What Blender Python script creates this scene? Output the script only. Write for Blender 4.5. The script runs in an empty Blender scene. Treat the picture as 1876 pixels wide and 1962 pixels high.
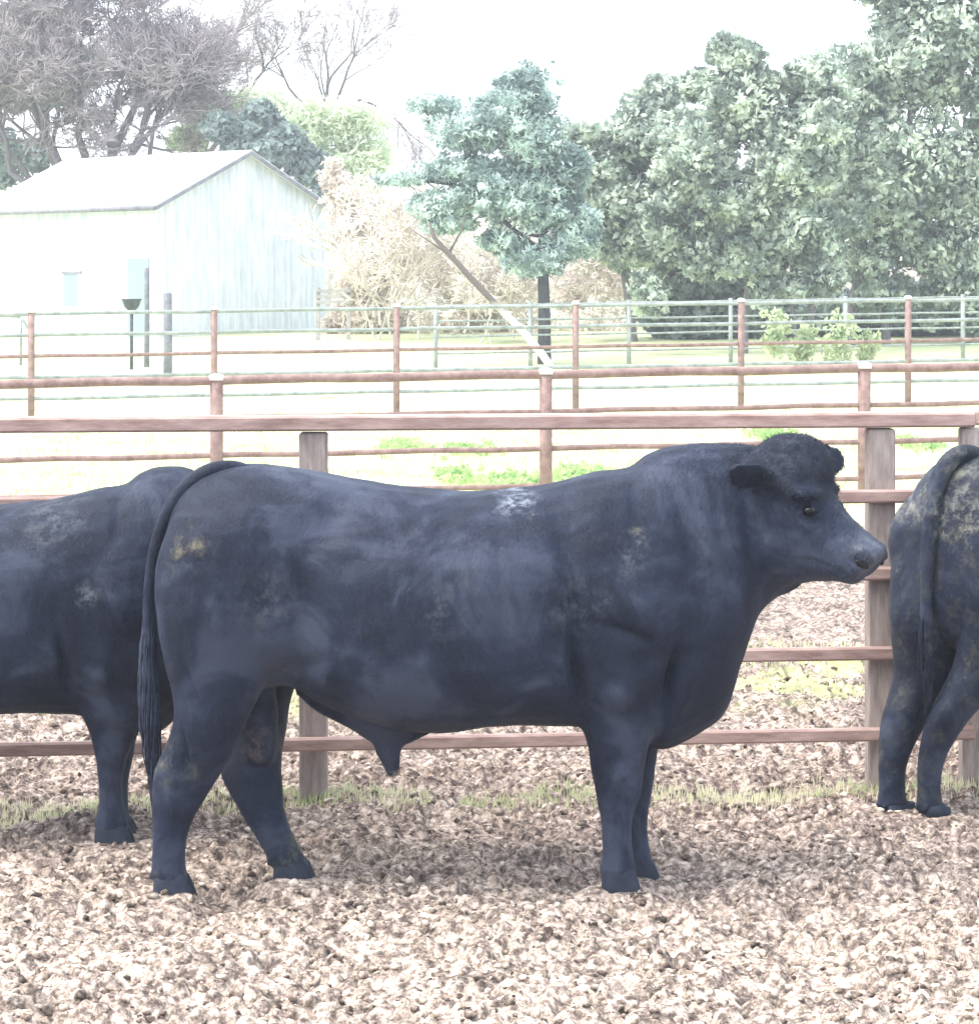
import bpy, bmesh, math, random
import numpy as np
from mathutils import Vector, noise as mn

# ------------------------------------------------------------------ camera
F = 4712.0; CX = 938.0; HY = 548.0; CH = 1.97      # focal, centre column and horizon in photo pixels; camera height
S = bpy.context.scene
cam = bpy.data.cameras.new("camera"); camo = bpy.data.objects.new("camera", cam)
S.collection.objects.link(camo); S.camera = camo
camo.location = (0, 0, CH); camo.rotation_euler = (math.radians(90), 0, 0)
cam.sensor_fit = 'HORIZONTAL'; cam.sensor_width = 36; cam.lens = 36 * F / 1876
cam.shift_y = -(981 - HY) / 1876; cam.clip_end = 3000; cam.clip_start = 0.1
# ------------------------------------------------------------------ light
SUN_EL, SUN_AZ = math.radians(58), math.radians(-105)     # azimuth from +Y, clockwise
W = bpy.data.worlds.new("World"); S.world = W; W.use_nodes = True
wn = W.node_tree; bg = wn.nodes['Background']
sky = wn.nodes.new('ShaderNodeTexSky'); sky.sky_type = 'NISHITA'; sky.sun_disc = False
sky.sun_elevation = SUN_EL; sky.sun_rotation = SUN_AZ; sky.dust_density = 4; sky.air_density = 1.2; sky.ozone_density = 1.0
ctc = wn.nodes.new('ShaderNodeTexCoord'); cn = wn.nodes.new('ShaderNodeTexNoise'); cn.inputs['Scale'].default_value = 2.2; cn.inputs['Detail'].default_value = 5
wn.links.new(ctc.outputs['Generated'], cn.inputs['Vector'])
cr = wn.nodes.new('ShaderNodeMapRange'); cr.inputs[1].default_value = .25; cr.inputs[2].default_value = .7; cr.inputs[3].default_value = .55; cr.inputs[4].default_value = .9
wn.links.new(cn.outputs['Fac'], cr.inputs[0])
cm = wn.nodes.new('ShaderNodeMix'); cm.data_type = 'RGBA'; wn.links.new(cr.outputs[0], cm.inputs[0]); wn.links.new(sky.outputs[0], cm.inputs[6]); cm.inputs[7].default_value = (3.9, 4.2, 4.7, 1)
wn.links.new(cm.outputs[2], bg.inputs[0]); bg.inputs[1].default_value = 0.15
sd = bpy.data.lights.new("sun", 'SUN'); sd.energy = 1.8; sd.angle = math.radians(55); sd.color = (1, .95, .87)
so = bpy.data.objects.new("sun", sd); S.collection.objects.link(so)
dirv = Vector((math.sin(SUN_AZ) * math.cos(SUN_EL), math.cos(SUN_AZ) * math.cos(SUN_EL), math.sin(SUN_EL)))
so.rotation_euler = dirv.to_track_quat('Z', 'Y').to_euler(); so.location = (0, 0, 30)
S.view_settings.view_transform = 'Standard'; S.view_settings.look = 'None'
S.view_settings.exposure = 1.87; S.view_settings.gamma = 1
S.render.engine = 'CYCLES'
random.seed(5); rng = np.random.default_rng(5)

# ------------------------------------------------------------------ helpers
def sm(a, b, x):
    t = np.clip((x - a) / (b - a), 0, 1); return t * t * (3 - 2 * t)
def gz(X, Y):                                               # height of the land
    X = np.asarray(X, float); Y = np.asarray(Y, float)
    return (np.clip(X, -25, 25) * 0.014 * sm(8.3, 14, Y) + sm(38, 65, Y) * .9 + sm(65, 140, Y) * .5)
def at(px, py, Y): return Vector(((px - CX) * Y / F, Y, CH - (py - HY) * Y / F))
def ground_at(px, Y):
    x = (px - CX) * Y / F; return Vector((x, Y, float(gz(x, Y))))

def new_obj(name, verts, faces, mat=None, parent=None, smooth=False, kind=None):
    me = bpy.data.meshes.new(name)
    if isinstance(verts, np.ndarray) and isinstance(faces, np.ndarray):
        nv, nf, k = len(verts), len(faces), faces.shape[1]
        me.vertices.add(nv); me.vertices.foreach_set('co', verts.astype(np.float32).ravel())
        me.loops.add(nf * k); me.loops.foreach_set('vertex_index', faces.astype(np.int32).ravel())
        me.polygons.add(nf); me.polygons.foreach_set('loop_start', np.arange(nf, dtype=np.int32) * k)
        me.update(calc_edges=True)
    else:
        me.from_pydata([tuple(v) for v in verts], [], [tuple(f) for f in faces]); me.update()
    if smooth: me.polygons.foreach_set('use_smooth', [True] * len(me.polygons))
    o = bpy.data.objects.new(name, me); S.collection.objects.link(o)
    if mat: me.materials.append(mat)
    if parent: o.parent = parent
    if kind: o['kind'] = kind
    return o
def tag(o, label, cat, group=None):
    o['label'] = label; o['category'] = cat
    if group: o['group'] = group
    return o
def empty(name, loc, rz=0):
    o = bpy.data.objects.new(name, None); S.collection.objects.link(o)
    o.location = loc; o.rotation_euler = (0, 0, rz); o.empty_display_size = .1; return o

class MB:
    def __init__(s): s.v = []; s.f = []
    def ring(s, pts):
        i = len(s.v); s.v += [Vector(p) for p in pts]; return list(range(i, i + len(pts)))
    def loft(s, rings, cap=True):
        ids = [s.ring(r) for r in rings]; n = len(ids[0])
        for a, b in zip(ids, ids[1:]):
            for k in range(n): s.f.append((a[k], a[(k + 1) % n], b[(k + 1) % n], b[k]))
        if cap:
            for r, flip in ((ids[0], True), (ids[-1], False)):
                c = sum((s.v[i] for i in r), Vector()) / n; s.v.append(c); ci = len(s.v) - 1
                for k in range(n):
                    t = (r[k], r[(k + 1) % n], ci); s.f.append(t[::-1] if flip else t)
    def tube(s, pts, rad, n=8):
        pts = [Vector(p) for p in pts]
        if not hasattr(rad, '__len__'): rad = [rad] * len(pts)
        rings = []; up = Vector((0, 0, 1)); prev = None
        for i, p in enumerate(pts):
            d = (pts[min(i + 1, len(pts) - 1)] - pts[max(i - 1, 0)]).normalized()
            if prev is None:
                a = d.cross(up) if abs(d.z) < .95 else d.cross(Vector((1, 0, 0)))
            else: a = prev - d * prev.dot(d)
            a.normalize(); b = d.cross(a); prev = a
            rings.append([p + (a * math.cos(2 * math.pi * k / n) + b * math.sin(2 * math.pi * k / n)) * rad[i] for k in range(n)])
        s.loft(rings)
    def box(s, c, size, rz=0, axis=None, bev=.006):
        # bevelled box: octagonal section lofted along x
        c = Vector(c); hx, hy, hz = size[0] / 2, size[1] / 2, size[2] / 2
        bev = min(bev, hy * .6, hz * .6, hx * .6)
        sec = [(hy - bev, hz), (hy, hz - bev), (hy, -hz + bev), (hy - bev, -hz), (-hy + bev, -hz), (-hy, -hz + bev), (-hy, hz - bev), (-hy + bev, hz)]
        rings = []
        for x, k in ((-hx, 1), (-hx + bev, 0), (hx - bev, 0), (hx, 1)):
            rr = []
            for (y, z) in sec:
                yy = y * (1 - k * bev / hy); zz = z * (1 - k * bev / hz)
                v = Vector((x, yy, zz))
                if axis is not None: v = axis @ v
                cs, sn = math.cos(rz), math.sin(rz)
                rr.append(c + Vector((v.x * cs - v.y * sn, v.x * sn + v.y * cs, v.z)))
            rings.append(rr)
        s.loft(rings)
    def build(s, name, mat, parent=None, smooth=False, kind=None):
        return new_obj(name, s.v, s.f, mat, parent, smooth, kind)

# ------------------------------------------------------------------ materials
def mat(name, rough=.7, spec=.3):
    m = bpy.data.materials.new(name); m.use_nodes = True; nt = m.node_tree
    b = nt.nodes['Principled BSDF']; b.inputs['Roughness'].default_value = rough
    b.inputs['Specular IOR Level'].default_value = spec
    return m, nt, b
def N(nt, t, **kw):
    n = nt.nodes.new(t)
    for k, v in kw.items():
        if k.startswith('i_'): n.inputs[k[2:].replace('_', ' ')].default_value = v
        else: setattr(n, k, v)
    return n
def coords(nt, kind='Object', scale=(1, 1, 1)):
    tc = N(nt, 'ShaderNodeTexCoord'); mp = N(nt, 'ShaderNodeMapping'); mp.inputs['Scale'].default_value = scale
    nt.links.new(tc.outputs[kind], mp.inputs[0]); return mp.outputs[0]
def tnoise(nt, vec, scale, detail=4, rough=.6, dist=0):
    n = N(nt, 'ShaderNodeTexNoise'); n.inputs['Scale'].default_value = scale; n.inputs['Detail'].default_value = detail
    n.inputs['Roughness'].default_value = rough; n.inputs['Distortion'].default_value = dist
    nt.links.new(vec, n.inputs['Vector']); return n.outputs['Fac']
def ramp(nt, fac, stops):
    r = N(nt, 'ShaderNodeValToRGB'); e = r.color_ramp.elements
    while len(e) < len(stops): e.new(.5)
    for i, (p, c) in enumerate(stops):
        e[i].position = p; e[i].color = (*c, 1) if len(c) == 3 else c
    nt.links.new(fac, r.inputs[0]); return r.outputs[0]
def mixc(nt, fac, a, b, mode='MIX'):
    m = N(nt, 'ShaderNodeMix', data_type='RGBA', blend_type=mode)
    for s, v in ((m.inputs[0], fac), (m.inputs[6], a), (m.inputs[7], b)):
        if isinstance(v, (int, float)): s.default_value = v
        elif isinstance(v, tuple): s.default_value = (*v, 1)
        else: nt.links.new(v, s)
    return m.outputs[2]
def math_(nt, op, a, b=None, c=None, clamp=False):
    m = N(nt, 'ShaderNodeMath', operation=op, use_clamp=clamp)
    for i, v in enumerate((a, b, c)):
        if v is None: continue
        if isinstance(v, (int, float)): m.inputs[i].default_value = v
        else: nt.links.new(v, m.inputs[i])
    return m.outputs[0]
def bump(nt, b, h, strength=.5, dist=.01):
    n = N(nt, 'ShaderNodeBump'); n.inputs['Strength'].default_value = strength; n.inputs['Distance'].default_value = dist
    nt.links.new(h, n.inputs['Height']); nt.links.new(n.outputs[0], b.inputs['Normal'])

def simple(name, c1, c2, scale=6, rough=.7, spec=.3, stretch=(1, 1, 1), bstr=.3, bd=.004, detail=5):
    m, nt, b = mat(name, rough, spec); v = coords(nt, 'Object', stretch)
    f = tnoise(nt, v, scale, detail, .65); nt.links.new(ramp(nt, f, [(.32, c1), (.68, c2)]), b.inputs['Base Color'])
    bump(nt, b, tnoise(nt, v, scale * 6, 3), bstr, bd); return m

def hide_mat(name, mud=0.0, patches=(), wet=None):
    m, nt, b = mat(name, .6, .22)
    v = coords(nt); 
    big = tnoise(nt, v, 3.2, 5, .62, .6)
    col = ramp(nt, big, [(.41, (.0032, .0070, .021)), (.5, (.0082, .0142, .035)), (.60, (.032, .042, .072))])
    fine = tnoise(nt, coords(nt, 'Object', (14, 14, 5)), 9, 4, .7)
    col = mixc(nt, math_(nt, 'MULTIPLY', ramp(nt, fine, [(.45, (0, 0, 0)), (.72, (1, 1, 1))]), .3), col, (.032, .037, .05))
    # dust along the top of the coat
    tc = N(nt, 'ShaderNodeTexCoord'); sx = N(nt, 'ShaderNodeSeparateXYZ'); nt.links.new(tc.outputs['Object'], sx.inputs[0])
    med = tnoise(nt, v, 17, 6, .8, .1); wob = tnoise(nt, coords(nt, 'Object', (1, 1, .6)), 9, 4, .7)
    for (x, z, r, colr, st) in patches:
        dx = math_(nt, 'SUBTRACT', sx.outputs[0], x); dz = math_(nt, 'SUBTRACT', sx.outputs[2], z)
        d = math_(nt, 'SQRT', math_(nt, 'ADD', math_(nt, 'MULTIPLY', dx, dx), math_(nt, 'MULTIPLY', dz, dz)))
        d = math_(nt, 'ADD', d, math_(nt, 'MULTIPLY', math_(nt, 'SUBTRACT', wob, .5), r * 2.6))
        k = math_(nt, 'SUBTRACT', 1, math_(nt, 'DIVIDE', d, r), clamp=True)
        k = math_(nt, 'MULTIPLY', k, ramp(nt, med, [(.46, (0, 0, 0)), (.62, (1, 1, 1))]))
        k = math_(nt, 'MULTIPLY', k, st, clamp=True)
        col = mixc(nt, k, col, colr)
    if mud:
        k = ramp(nt, tnoise(nt, v, 11, 7, .8, .1), [(.49, (0, 0, 0)), (.62, (mud, mud, mud))])
        mc = ramp(nt, med, [(.4, (.02, .024, .028)), (.54, (.065, .066, .055)), (.66, (.15, .15, .12))])
        col = mixc(nt, k, col, mc)
    nt.links.new(col, b.inputs['Base Color'])
    b.inputs['Sheen Weight'].default_value = .04; b.inputs['Sheen Roughness'].default_value = .45
    b.inputs['Sheen Tint'].default_value = (.75, .82, 1, 1)
    h = math_(nt, 'ADD', math_(nt, 'MULTIPLY', fine, .5), math_(nt, 'MULTIPLY', med, .8))
    bump(nt, b, h, .55, .012)
    if wet:                                                 # bare wet skin of the muzzle
        dv = N(nt, 'ShaderNodeVectorMath', operation='DISTANCE'); nt.links.new(tc.outputs['Object'], dv.inputs[0]); dv.inputs[1].default_value = wet[:3]
        mw = N(nt, 'ShaderNodeMapRange', clamp=True); mw.inputs[1].default_value = wet[3]; mw.inputs[2].default_value = wet[3] * 1.35; mw.inputs[3].default_value = .34; mw.inputs[4].default_value = .6
        nt.links.new(dv.outputs['Value'], mw.inputs[0]); nt.links.new(mw.outputs[0], b.inputs['Roughness'])
        mw2 = N(nt, 'ShaderNodeMapRange', clamp=True); mw2.inputs[1].default_value = wet[3]; mw2.inputs[2].default_value = wet[3] * 1.35; mw2.inputs[3].default_value = .45; mw2.inputs[4].default_value = .22
        nt.links.new(dv.outputs['Value'], mw2.inputs[0]); nt.links.new(mw2.outputs[0], b.inputs['Specular IOR Level'])
    return m

# ------------------------------------------------------------------ ground: one sheet to the horizon
def hash2(ix, iy, s):
    h = np.sin(ix * 127.1 + iy * 311.7 + s * 74.7) * 43758.5453; return h - np.floor(h)
def vnoise(X, Y, s):
    ix, iy = np.floor(X), np.floor(Y); fx, fy = X - ix, Y - iy
    fx = fx * fx * (3 - 2 * fx); fy = fy * fy * (3 - 2 * fy)
    a, b = hash2(ix, iy, s), hash2(ix + 1, iy, s); c, d = hash2(ix, iy + 1, s), hash2(ix + 1, iy + 1, s)
    return (a * (1 - fx) + b * fx) * (1 - fy) + (c * (1 - fx) + d * fx) * fy
def clods(X, Y, cell, s):
    U, V = X / cell, Y / cell; ix, iy = np.floor(U), np.floor(V); best = np.full(U.shape, 9.); amp = np.zeros(U.shape)
    for dx in (-1, 0, 1):
        for dy in (-1, 0, 1):
            jx, jy = ix + dx, iy + dy
            px = jx + hash2(jx, jy, s); py = jy + hash2(jx, jy, s + 3); st = .7 + .8 * hash2(jx, jy, s + 9)
            d = ((U - px) * st) ** 2 + ((V - py) / st) ** 2
            m = d < best; best = np.where(m, d, best); amp = np.where(m, hash2(jx, jy, s + 5), amp)
    return np.clip(1 - best * 1.9, 0, 1) ** .6 * (.25 + .75 * amp)
def mud_height(X, Y):
    wx = X + .03 * (vnoise(X * 9, Y * 9, 31) - .5); wy = Y + .03 * (vnoise(X * 9, Y * 9, 37) - .5)
    near = 1 - sm(20, 23, Y)
    h = .08 * (vnoise(X * 2.1, Y * 2.1, 1) - .5) + .03 * (vnoise(X * 5, Y * 5, 2) - .5)
    h += .024 * clods(wx * .8, wy, .105, 11) + .048 * clods(wx * .85, wy, .046, 17) * (.45 + .8 * vnoise(X * 4, Y * 4, 5)) - .016 * vnoise(X * 14, Y * 18, 41)
    h += .010 * (vnoise(X * 38, Y * 38, 7) - .5)
    h = h - .032
    for (px, py, lift) in ((328, 1716, .030), (565, 1692, .028), (1185, 1702, .032), (1226, 1684, .026), (217, 1628, .026), (250, 1600, .01), (1706, 1552, .0), (1803, 1556, .0)):
        fy = CH * F / (py - HY); fx = (px - CX) * fy / F; w = np.exp(-(((X - fx) ** 2 + (Y - fy + .03) ** 2) / .13 ** 2) ** 2)
        h = h * (1 - .75 * w) + .75 * w * lift
    return h * near
def ground_z(x, y): return float(gz(x, y) + mud_height(np.array([x]), np.array([y]))[0])

xs = list(np.arange(-2.3, 2.3001, .0105)); st = .0105
right = []; x = 2.3
while x < 900: st *= 1.085; x += st; right.append(x)
xs = [-v for v in right[::-1]] + xs + right
ys = [-60, -20, -5, 0, 2, 4, 5, 5.5, 5.8] + list(np.arange(6.1, 10.2, .0115)); st = .0115; y = ys[-1]
while y < 1800: st *= 1.022; y += st; ys.append(y)
XX, YY = np.meshgrid(np.array(xs), np.array(ys)); ZZ = gz(XX, YY) + mud_height(XX, YY)
V = np.stack([XX, YY, ZZ], -1).reshape(-1, 3); nx = len(xs); ny = len(ys)
I = np.arange((ny - 1) * nx).reshape(ny - 1, nx)[:, :-1].ravel()
FA = np.stack([I, I + 1, I + nx + 1, I + nx], -1)

m, nt, b = mat('churned_earth', .9, .15); v = coords(nt)
g1 = tnoise(nt, v, 32, 7, .75, 0); g2 = tnoise(nt, v, 9, 4, .6)
gg = math_(nt, 'ADD', math_(nt, 'MULTIPLY', g1, .75), math_(nt, 'MULTIPLY', g2, .25))
mudc = ramp(nt, gg, [(.37, (.038, .03, .027)), (.455, (.14, .11, .095)), (.53, (.38, .31, .258)), (.61, (.70, .61, .52))])
grc = ramp(nt, tnoise(nt, v, 1.3, 6, .7), [(.3, (.26, .36, .13)), (.42, (.42, .46, .24)), (.56, (.60, .60, .40))])
sx = N(nt, 'ShaderNodeSeparateXYZ'); nt.links.new(v, sx.inputs[0])
dk = N(nt, 'ShaderNodeMapRange', clamp=True, interpolation_type='SMOOTHSTEP'); nt.links.new(math_(nt, 'ADD', sx.outputs[1], math_(nt, 'MULTIPLY', g2, 2.0)), dk.inputs[0])
dk.inputs[1].default_value = 8.4; dk.inputs[2].default_value = 9.8
mudc = mixc(nt, math_(nt, 'MULTIPLY', dk.outputs[0], .5), mudc, (.62, .58, .60), 'MULTIPLY')      # darker, browner mud from the middle bull back past the fence
edge = math_(nt, 'ADD', sx.outputs[1], math_(nt, 'MULTIPLY', tnoise(nt, v, .9, 4, .6), 3.0))
mr = N(nt, 'ShaderNodeMapRange', clamp=True); mr.inputs[1].default_value = 20.5; mr.inputs[2].default_value = 23; nt.links.new(edge, mr.inputs[0])
# scattered green growth in the second pen
mr2 = N(nt, 'ShaderNodeMapRange', clamp=True); mr2.inputs[1].default_value = 11.2; mr2.inputs[2].default_value = 12.0; nt.links.new(sx.outputs[1], mr2.inputs[0])
mr4 = N(nt, 'ShaderNodeMapRange', clamp=True); mr4.inputs[1].default_value = 12.9; mr4.inputs[2].default_value = 13.8; mr4.inputs[3].default_value = 1; mr4.inputs[4].default_value = 0; nt.links.new(sx.outputs[1], mr4.inputs[0])
mr2o = math_(nt, 'MULTIPLY', mr2.outputs[0], mr4.outputs[0])
pat = math_(nt, 'MULTIPLY', mr2o, ramp(nt, tnoise(nt, v, 1.6, 5, .7), [(.5, (0, 0, 0)), (.6, (.7, .7, .7))]))
mudc = mixc(nt, pat, mudc, (.42, .45, .2))
mr3 = N(nt, 'ShaderNodeMapRange', clamp=True); mr3.inputs[1].default_value = 42; mr3.inputs[2].default_value = 50; nt.links.new(sx.outputs[1], mr3.inputs[0])
gk = math_(nt, 'MULTIPLY', mr3.outputs[0], ramp(nt, tnoise(nt, coords(nt, 'Object', (.5, .5, .5)), 1.1, 5, .7), [(.4, (0, 0, 0)), (.55, (1, 1, 1))]))
grc = mixc(nt, gk, grc, (.42, .48, .28))
nt.links.new(mixc(nt, mr.outputs[0], mudc, grc), b.inputs['Base Color'])
bump(nt, b, tnoise(nt, v, 60, 4, .7), .6, .008)
new_obj('ground', V, FA, m, smooth=True, kind='structure')
M_EARTH = m

# loose clods and crumbs lying on the earth
def clod_mesh(n, y0, y1):
    bm = bmesh.new(); bmesh.ops.create_icosphere(bm, subdivisions=1, radius=1)
    bv = np.array([v.co[:] for v in bm.verts]); bf = np.array([[v.index for v in f.verts] for f in bm.faces]); bm.free()
    yy = y0 + (y1 - y0) * rng.random(n) ** 1.2; xx = (rng.random(n) * 2 - 1) * (yy * .215 + .15)
    zz = gz(xx, yy) + mud_height(xx, yy)
    r = .004 + .014 * rng.random(n) ** 3
    sc = r[:, None] * (.6 + .9 * rng.random((n, 3))); sc[:, 2] *= .7
    th = rng.random(n) * 6.283; c, s_ = np.cos(th), np.sin(th)
    P = bv[None] * (1 + .8 * (rng.random((n, len(bv), 1)) - .5)) * sc[:, None, :]
    Q = np.stack([P[..., 0] * c[:, None] - P[..., 1] * s_[:, None], P[..., 0] * s_[:, None] + P[..., 1] * c[:, None], P[..., 2]], -1)
    Q += np.stack([xx, yy, zz + r * .15], -1)[:, None]
    FF = bf[None] + (np.arange(n) * len(bv))[:, None, None]
    return Q.reshape(-1, 3), FF.reshape(-1, 3)
cv, cf = clod_mesh(13000, 6.2, 13)
m, nt, b = mat('crumbs', .9, .15); v = coords(nt)
nt.links.new(ramp(nt, tnoise(nt, v, 22, 3, .6), [(.36, (.05, .04, .035)), (.5, (.24, .19, .155)), (.62, (.60, .52, .44))]), b.inputs['Base Color'])
o = new_obj('earth_crumbs', cv, cf, m, smooth=False, kind='stuff')
tag(o, 'loose pale brown crumbs and clods scattered over the churned pen floor', 'dirt clods')

# grass blades (nobody could count them)
def blades(name, pts, h, w, mat_, label, lean=.5):
    n = len(pts); P = np.asarray(pts, float)
    th = rng.random(n) * 6.283; hh = h * (.5 + .9 * rng.random(n)); ww = w * (.6 + .8 * rng.random(n))
    dx, dy = np.cos(th), np.sin(th); la = rng.random(n) * 6.283; ll = lean * hh * rng.random(n)
    a = P + np.stack([dx * ww, dy * ww, np.zeros(n) - .01], -1); c = P - np.stack([dx * ww, dy * ww, np.zeros(n) + .01], -1)
    t = P + np.stack([np.cos(la) * ll, np.sin(la) * ll, hh], -1)
    mid1 = (a + t) / 2 + np.stack([np.zeros(n), np.zeros(n), hh * .12], -1); mid2 = (c + t) / 2 + np.stack([np.zeros(n), np.zeros(n), hh * .12], -1)
    Vv = np.stack([a, c, mid2, mid1, t], 1).reshape(-1, 3); base = np.arange(n)[:, None] * 5
    T = np.concatenate([base + [0, 1, 2], base + [0, 2, 3], base + [3, 2, 4]], 0)
    o = new_obj(name, Vv, T, mat_, kind='stuff'); tag(o, label, 'grass'); return o
def leaf_mat(name, stops, trans=.25, scale=2.0):
    m, nt, b = mat(name, .65, .2); v = coords(nt)
    nt.links.new(ramp(nt, tnoise(nt, v, scale, 4, .7), stops), b.inputs['Base Color'])
    b.inputs['Transmission Weight'].default_value = 0
    tr = N(nt, 'ShaderNodeBsdfTranslucent'); mx = N(nt, 'ShaderNodeMixShader'); mx.inputs[0].default_value = trans
    nt.links.new(b.inputs['Base Color'].links[0].from_socket, tr.inputs[0])
    nt.links.new(b.outputs[0], mx.inputs[1]); nt.links.new(tr.outputs[0], mx.inputs[2])
    nt.links.new(mx.outputs[0], nt.nodes['Material Output'].inputs[0]); return m
M_GRASS = leaf_mat('pale_grass', [(.32, (.22, .36, .12)), (.42, (.5, .56, .3)), (.55, (.74, .72, .5))], .4, 1.2)
M_WEED = leaf_mat('green_weed', [(.35, (.22, .40, .14)), (.6, (.52, .64, .32))], .4, 3)
def fence_line_Y(px): return 9.33 + .33 * px / 1876
pts = []
for k in range(4200):
    px = random.uniform(-150, 2050); Y = fence_line_Y(px) + random.gauss(-.05, .09)
    x = (px - CX) * Y / F
    if mn.noise(Vector((x * 3, 0, 0))) > -.45: pts.append((x, Y, 0))
P = np.array(pts); P[:, 2] = gz(P[:, 0], P[:, 1]) + mud_height(P[:, 0], P[:, 1])
blades('grass_strip', P, .035, .004, M_GRASS, 'thin yellow green strip of short grass along the foot of the near fence')
pts = []
while len(pts) < 2600:
    Y = random.uniform(11.4, 13.5); x = random.uniform(-1, 1) * Y * .22
    if mn.noise(Vector((x * 1.1, Y * .7, 3))) + (.25 if abs(x - 1.55) < .5 and abs(Y - 12.6) < .8 else 0) > .18: pts.append((x, Y, 0))
P = np.array(pts); P[:, 2] = gz(P[:, 0], P[:, 1]) + mud_height(P[:, 0], P[:, 1])
blades('grass_patches', P, .04, .006, M_GRASS, 'sparse yellow green grass growing in patches in the muddy second pen')
Yv = 21.5 + 17 * rng.random(26000) ** 1.1; Xv = (rng.random(26000) * 2 - 1) * Yv * .23
P = np.stack([Xv, Yv, gz(Xv, Yv)], -1)
blades('pasture_grass', P, .06, .010, M_GRASS, 'short pale sunlit pasture grass beyond the second pen')

# ------------------------------------------------------------------ fences
M_WOOD = simple('stained_rail', (.23, .145, .125), (.46, .33, .295), 5, .6, .35, (1, 6, 6), .4, .003)
M_POST = simple('weathered_post', (.22, .175, .16), (.40, .34, .31), 7, .75, .25, (6, 6, 1), .5, .003)
M_PIPE = simple('rusty_pipe', (.15, .085, .075), (.32, .22, .195), 9, .55, .4, (1, 1, 1), .3, .002)
M_PIPE2 = simple('grey_green_pipe', (.16, .19, .18), (.34, .38, .36), 7, .45, .45)
M_CAP = simple('pale_cap', (.7, .7, .68), (.85, .85, .83), 9, .5)

near = empty('board_fence', (0, 9.5, 0))
tag(near, 'nearest brown board fence with five rails running behind the black bulls', 'fence')
def npt(px, h): 
    Y = fence_line_Y(px); x = (px - CX) * Y / F; return Vector((x, Y, float(gz(x, Y)) * .9 + h))
off = Vector((0, -9.5, 0))
corner = npt(1863, 0); dirF = Vector((math.cos(math.radians(38)), math.sin(math.radians(38)), 0))
def seg_rail(p, q, hgt, dep, name='rail'):
    a = MB(); d = q - p; L = d.length; rz = math.atan2(d.y, d.x); ty = math.asin(d.z / L)
    from mathutils import Matrix
    a.box((p + q) / 2 + off, (L, dep, hgt), rz, Matrix.Rotation(-ty, 3, 'Y'), .008)
    o = a.build(name, M_WOOD, near); return o
for i, h in enumerate((1.445, 1.15, .85, .54, .225)):
    hg, dp, fo = ((.058, .13, 0) if i == 0 else (.052, .035, -.07))
    p, q = npt(-1700, h) + Vector((0, fo, 0)), npt(1863, h) + Vector((0, fo, 0))
    seg_rail(p, q, hg, dp)
    q2 = q + dirF * 7 ; q2.z = h + float(gz(q2.x, q2.y)); seg_rail(q + dirF * .07, q2, hg, dp)
def npost(p, w=.105):
    a = MB(); zb = p.z; 
    from mathutils import Matrix
    a.box((p.x, p.y - 9.5, zb + (1.41 - .3) / 2), (1.71, w, w), 0, Matrix.Rotation(math.radians(90), 3, 'Y'), .006)
    a.build('post', M_POST, near)
for px in (-1560, -480, 601, 1686, 1866): npost(npt(px, 0))
for k in (1, 2, 3):
    p = corner + dirF * 2.2 * k; p.z = float(gz(p.x, p.y)); npost(p)

def pipe_fence(name, label, Y0, Y1, heights, rr, posts, pr, ptop, caps, mt, rail_mats=None, x0=-600, x1=2500, cap_r=1.25, npost_extra=0, glints=()):
    t = empty(name, (0, (Y0 + Y1) / 2, 0)); tag(t, label, 'fence'); oy = Vector((0, -(Y0 + Y1) / 2, 0))
    def pp(px, h):
        Y = Y0 + (Y1 - Y0) * px / 1876; x = (px - CX) * Y / F; return Vector((x, Y, float(gz(x, Y)) + h)) + oy
    for i, h in enumerate(heights):
        a = MB(); r = rr[i]; n = 26
        pts = [pp(x0 + (x1 - x0) * k / n, h + .006 * math.sin(k * 2.1 + i)) for k in range(n + 1)]
        a.tube(pts, r, 10); a.build('rail', (rail_mats or [mt] * 9)[i], t, True)
    for px in posts:
        a = MB(); a.tube([pp(px, -.3), pp(px, ptop)], pr, 14); po = a.build('post', mt, t, True)
        if caps:
            c = MB(); b0 = pp(px, ptop)
            c.tube([b0 + Vector((0, 0, z)) for z in (-.03, .0, .018, .03)], [pr * cap_r, pr * cap_r, pr * cap_r * .8, pr * .3], 14); cp = c.build('cap', M_CAP, po, True)
    return t
pipe_fence('pipe_fence', 'middle rust brown pipe fence with thick top rail and pale capped posts', 21.3, 22.3, (1.18, .85, .52, .19), (.042, .024, .026, .024),
           (-850, -215, 415, 1046, 1656, 2290), .058, 1.21, True, M_PIPE)
pipe_fence('pipe_fence', 'thin five rail pipe fence across the pasture in front of the shed', 37, 39, (1.65, 1.33, 1.01, .69, .37), (.03,) * 5,
           (-290, 60, 410, 760, 1103, 1420, 1740, 2060, 2380), .052, 1.70, True, M_PIPE, [M_PIPE2, M_PIPE2, M_PIPE, M_PIPE2, M_PIPE2])
pipe_fence('panel_fence', 'farthest pale grey green panel fence in front of the leafy trees', 49, 50, (1.24, .93, .62, .28), (.022,) * 4,
           (835, 1016, 1205, 1400, 1620, 1845, 2050), .045, 1.3, False, M_PIPE2, x0=835, x1=2400)

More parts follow.
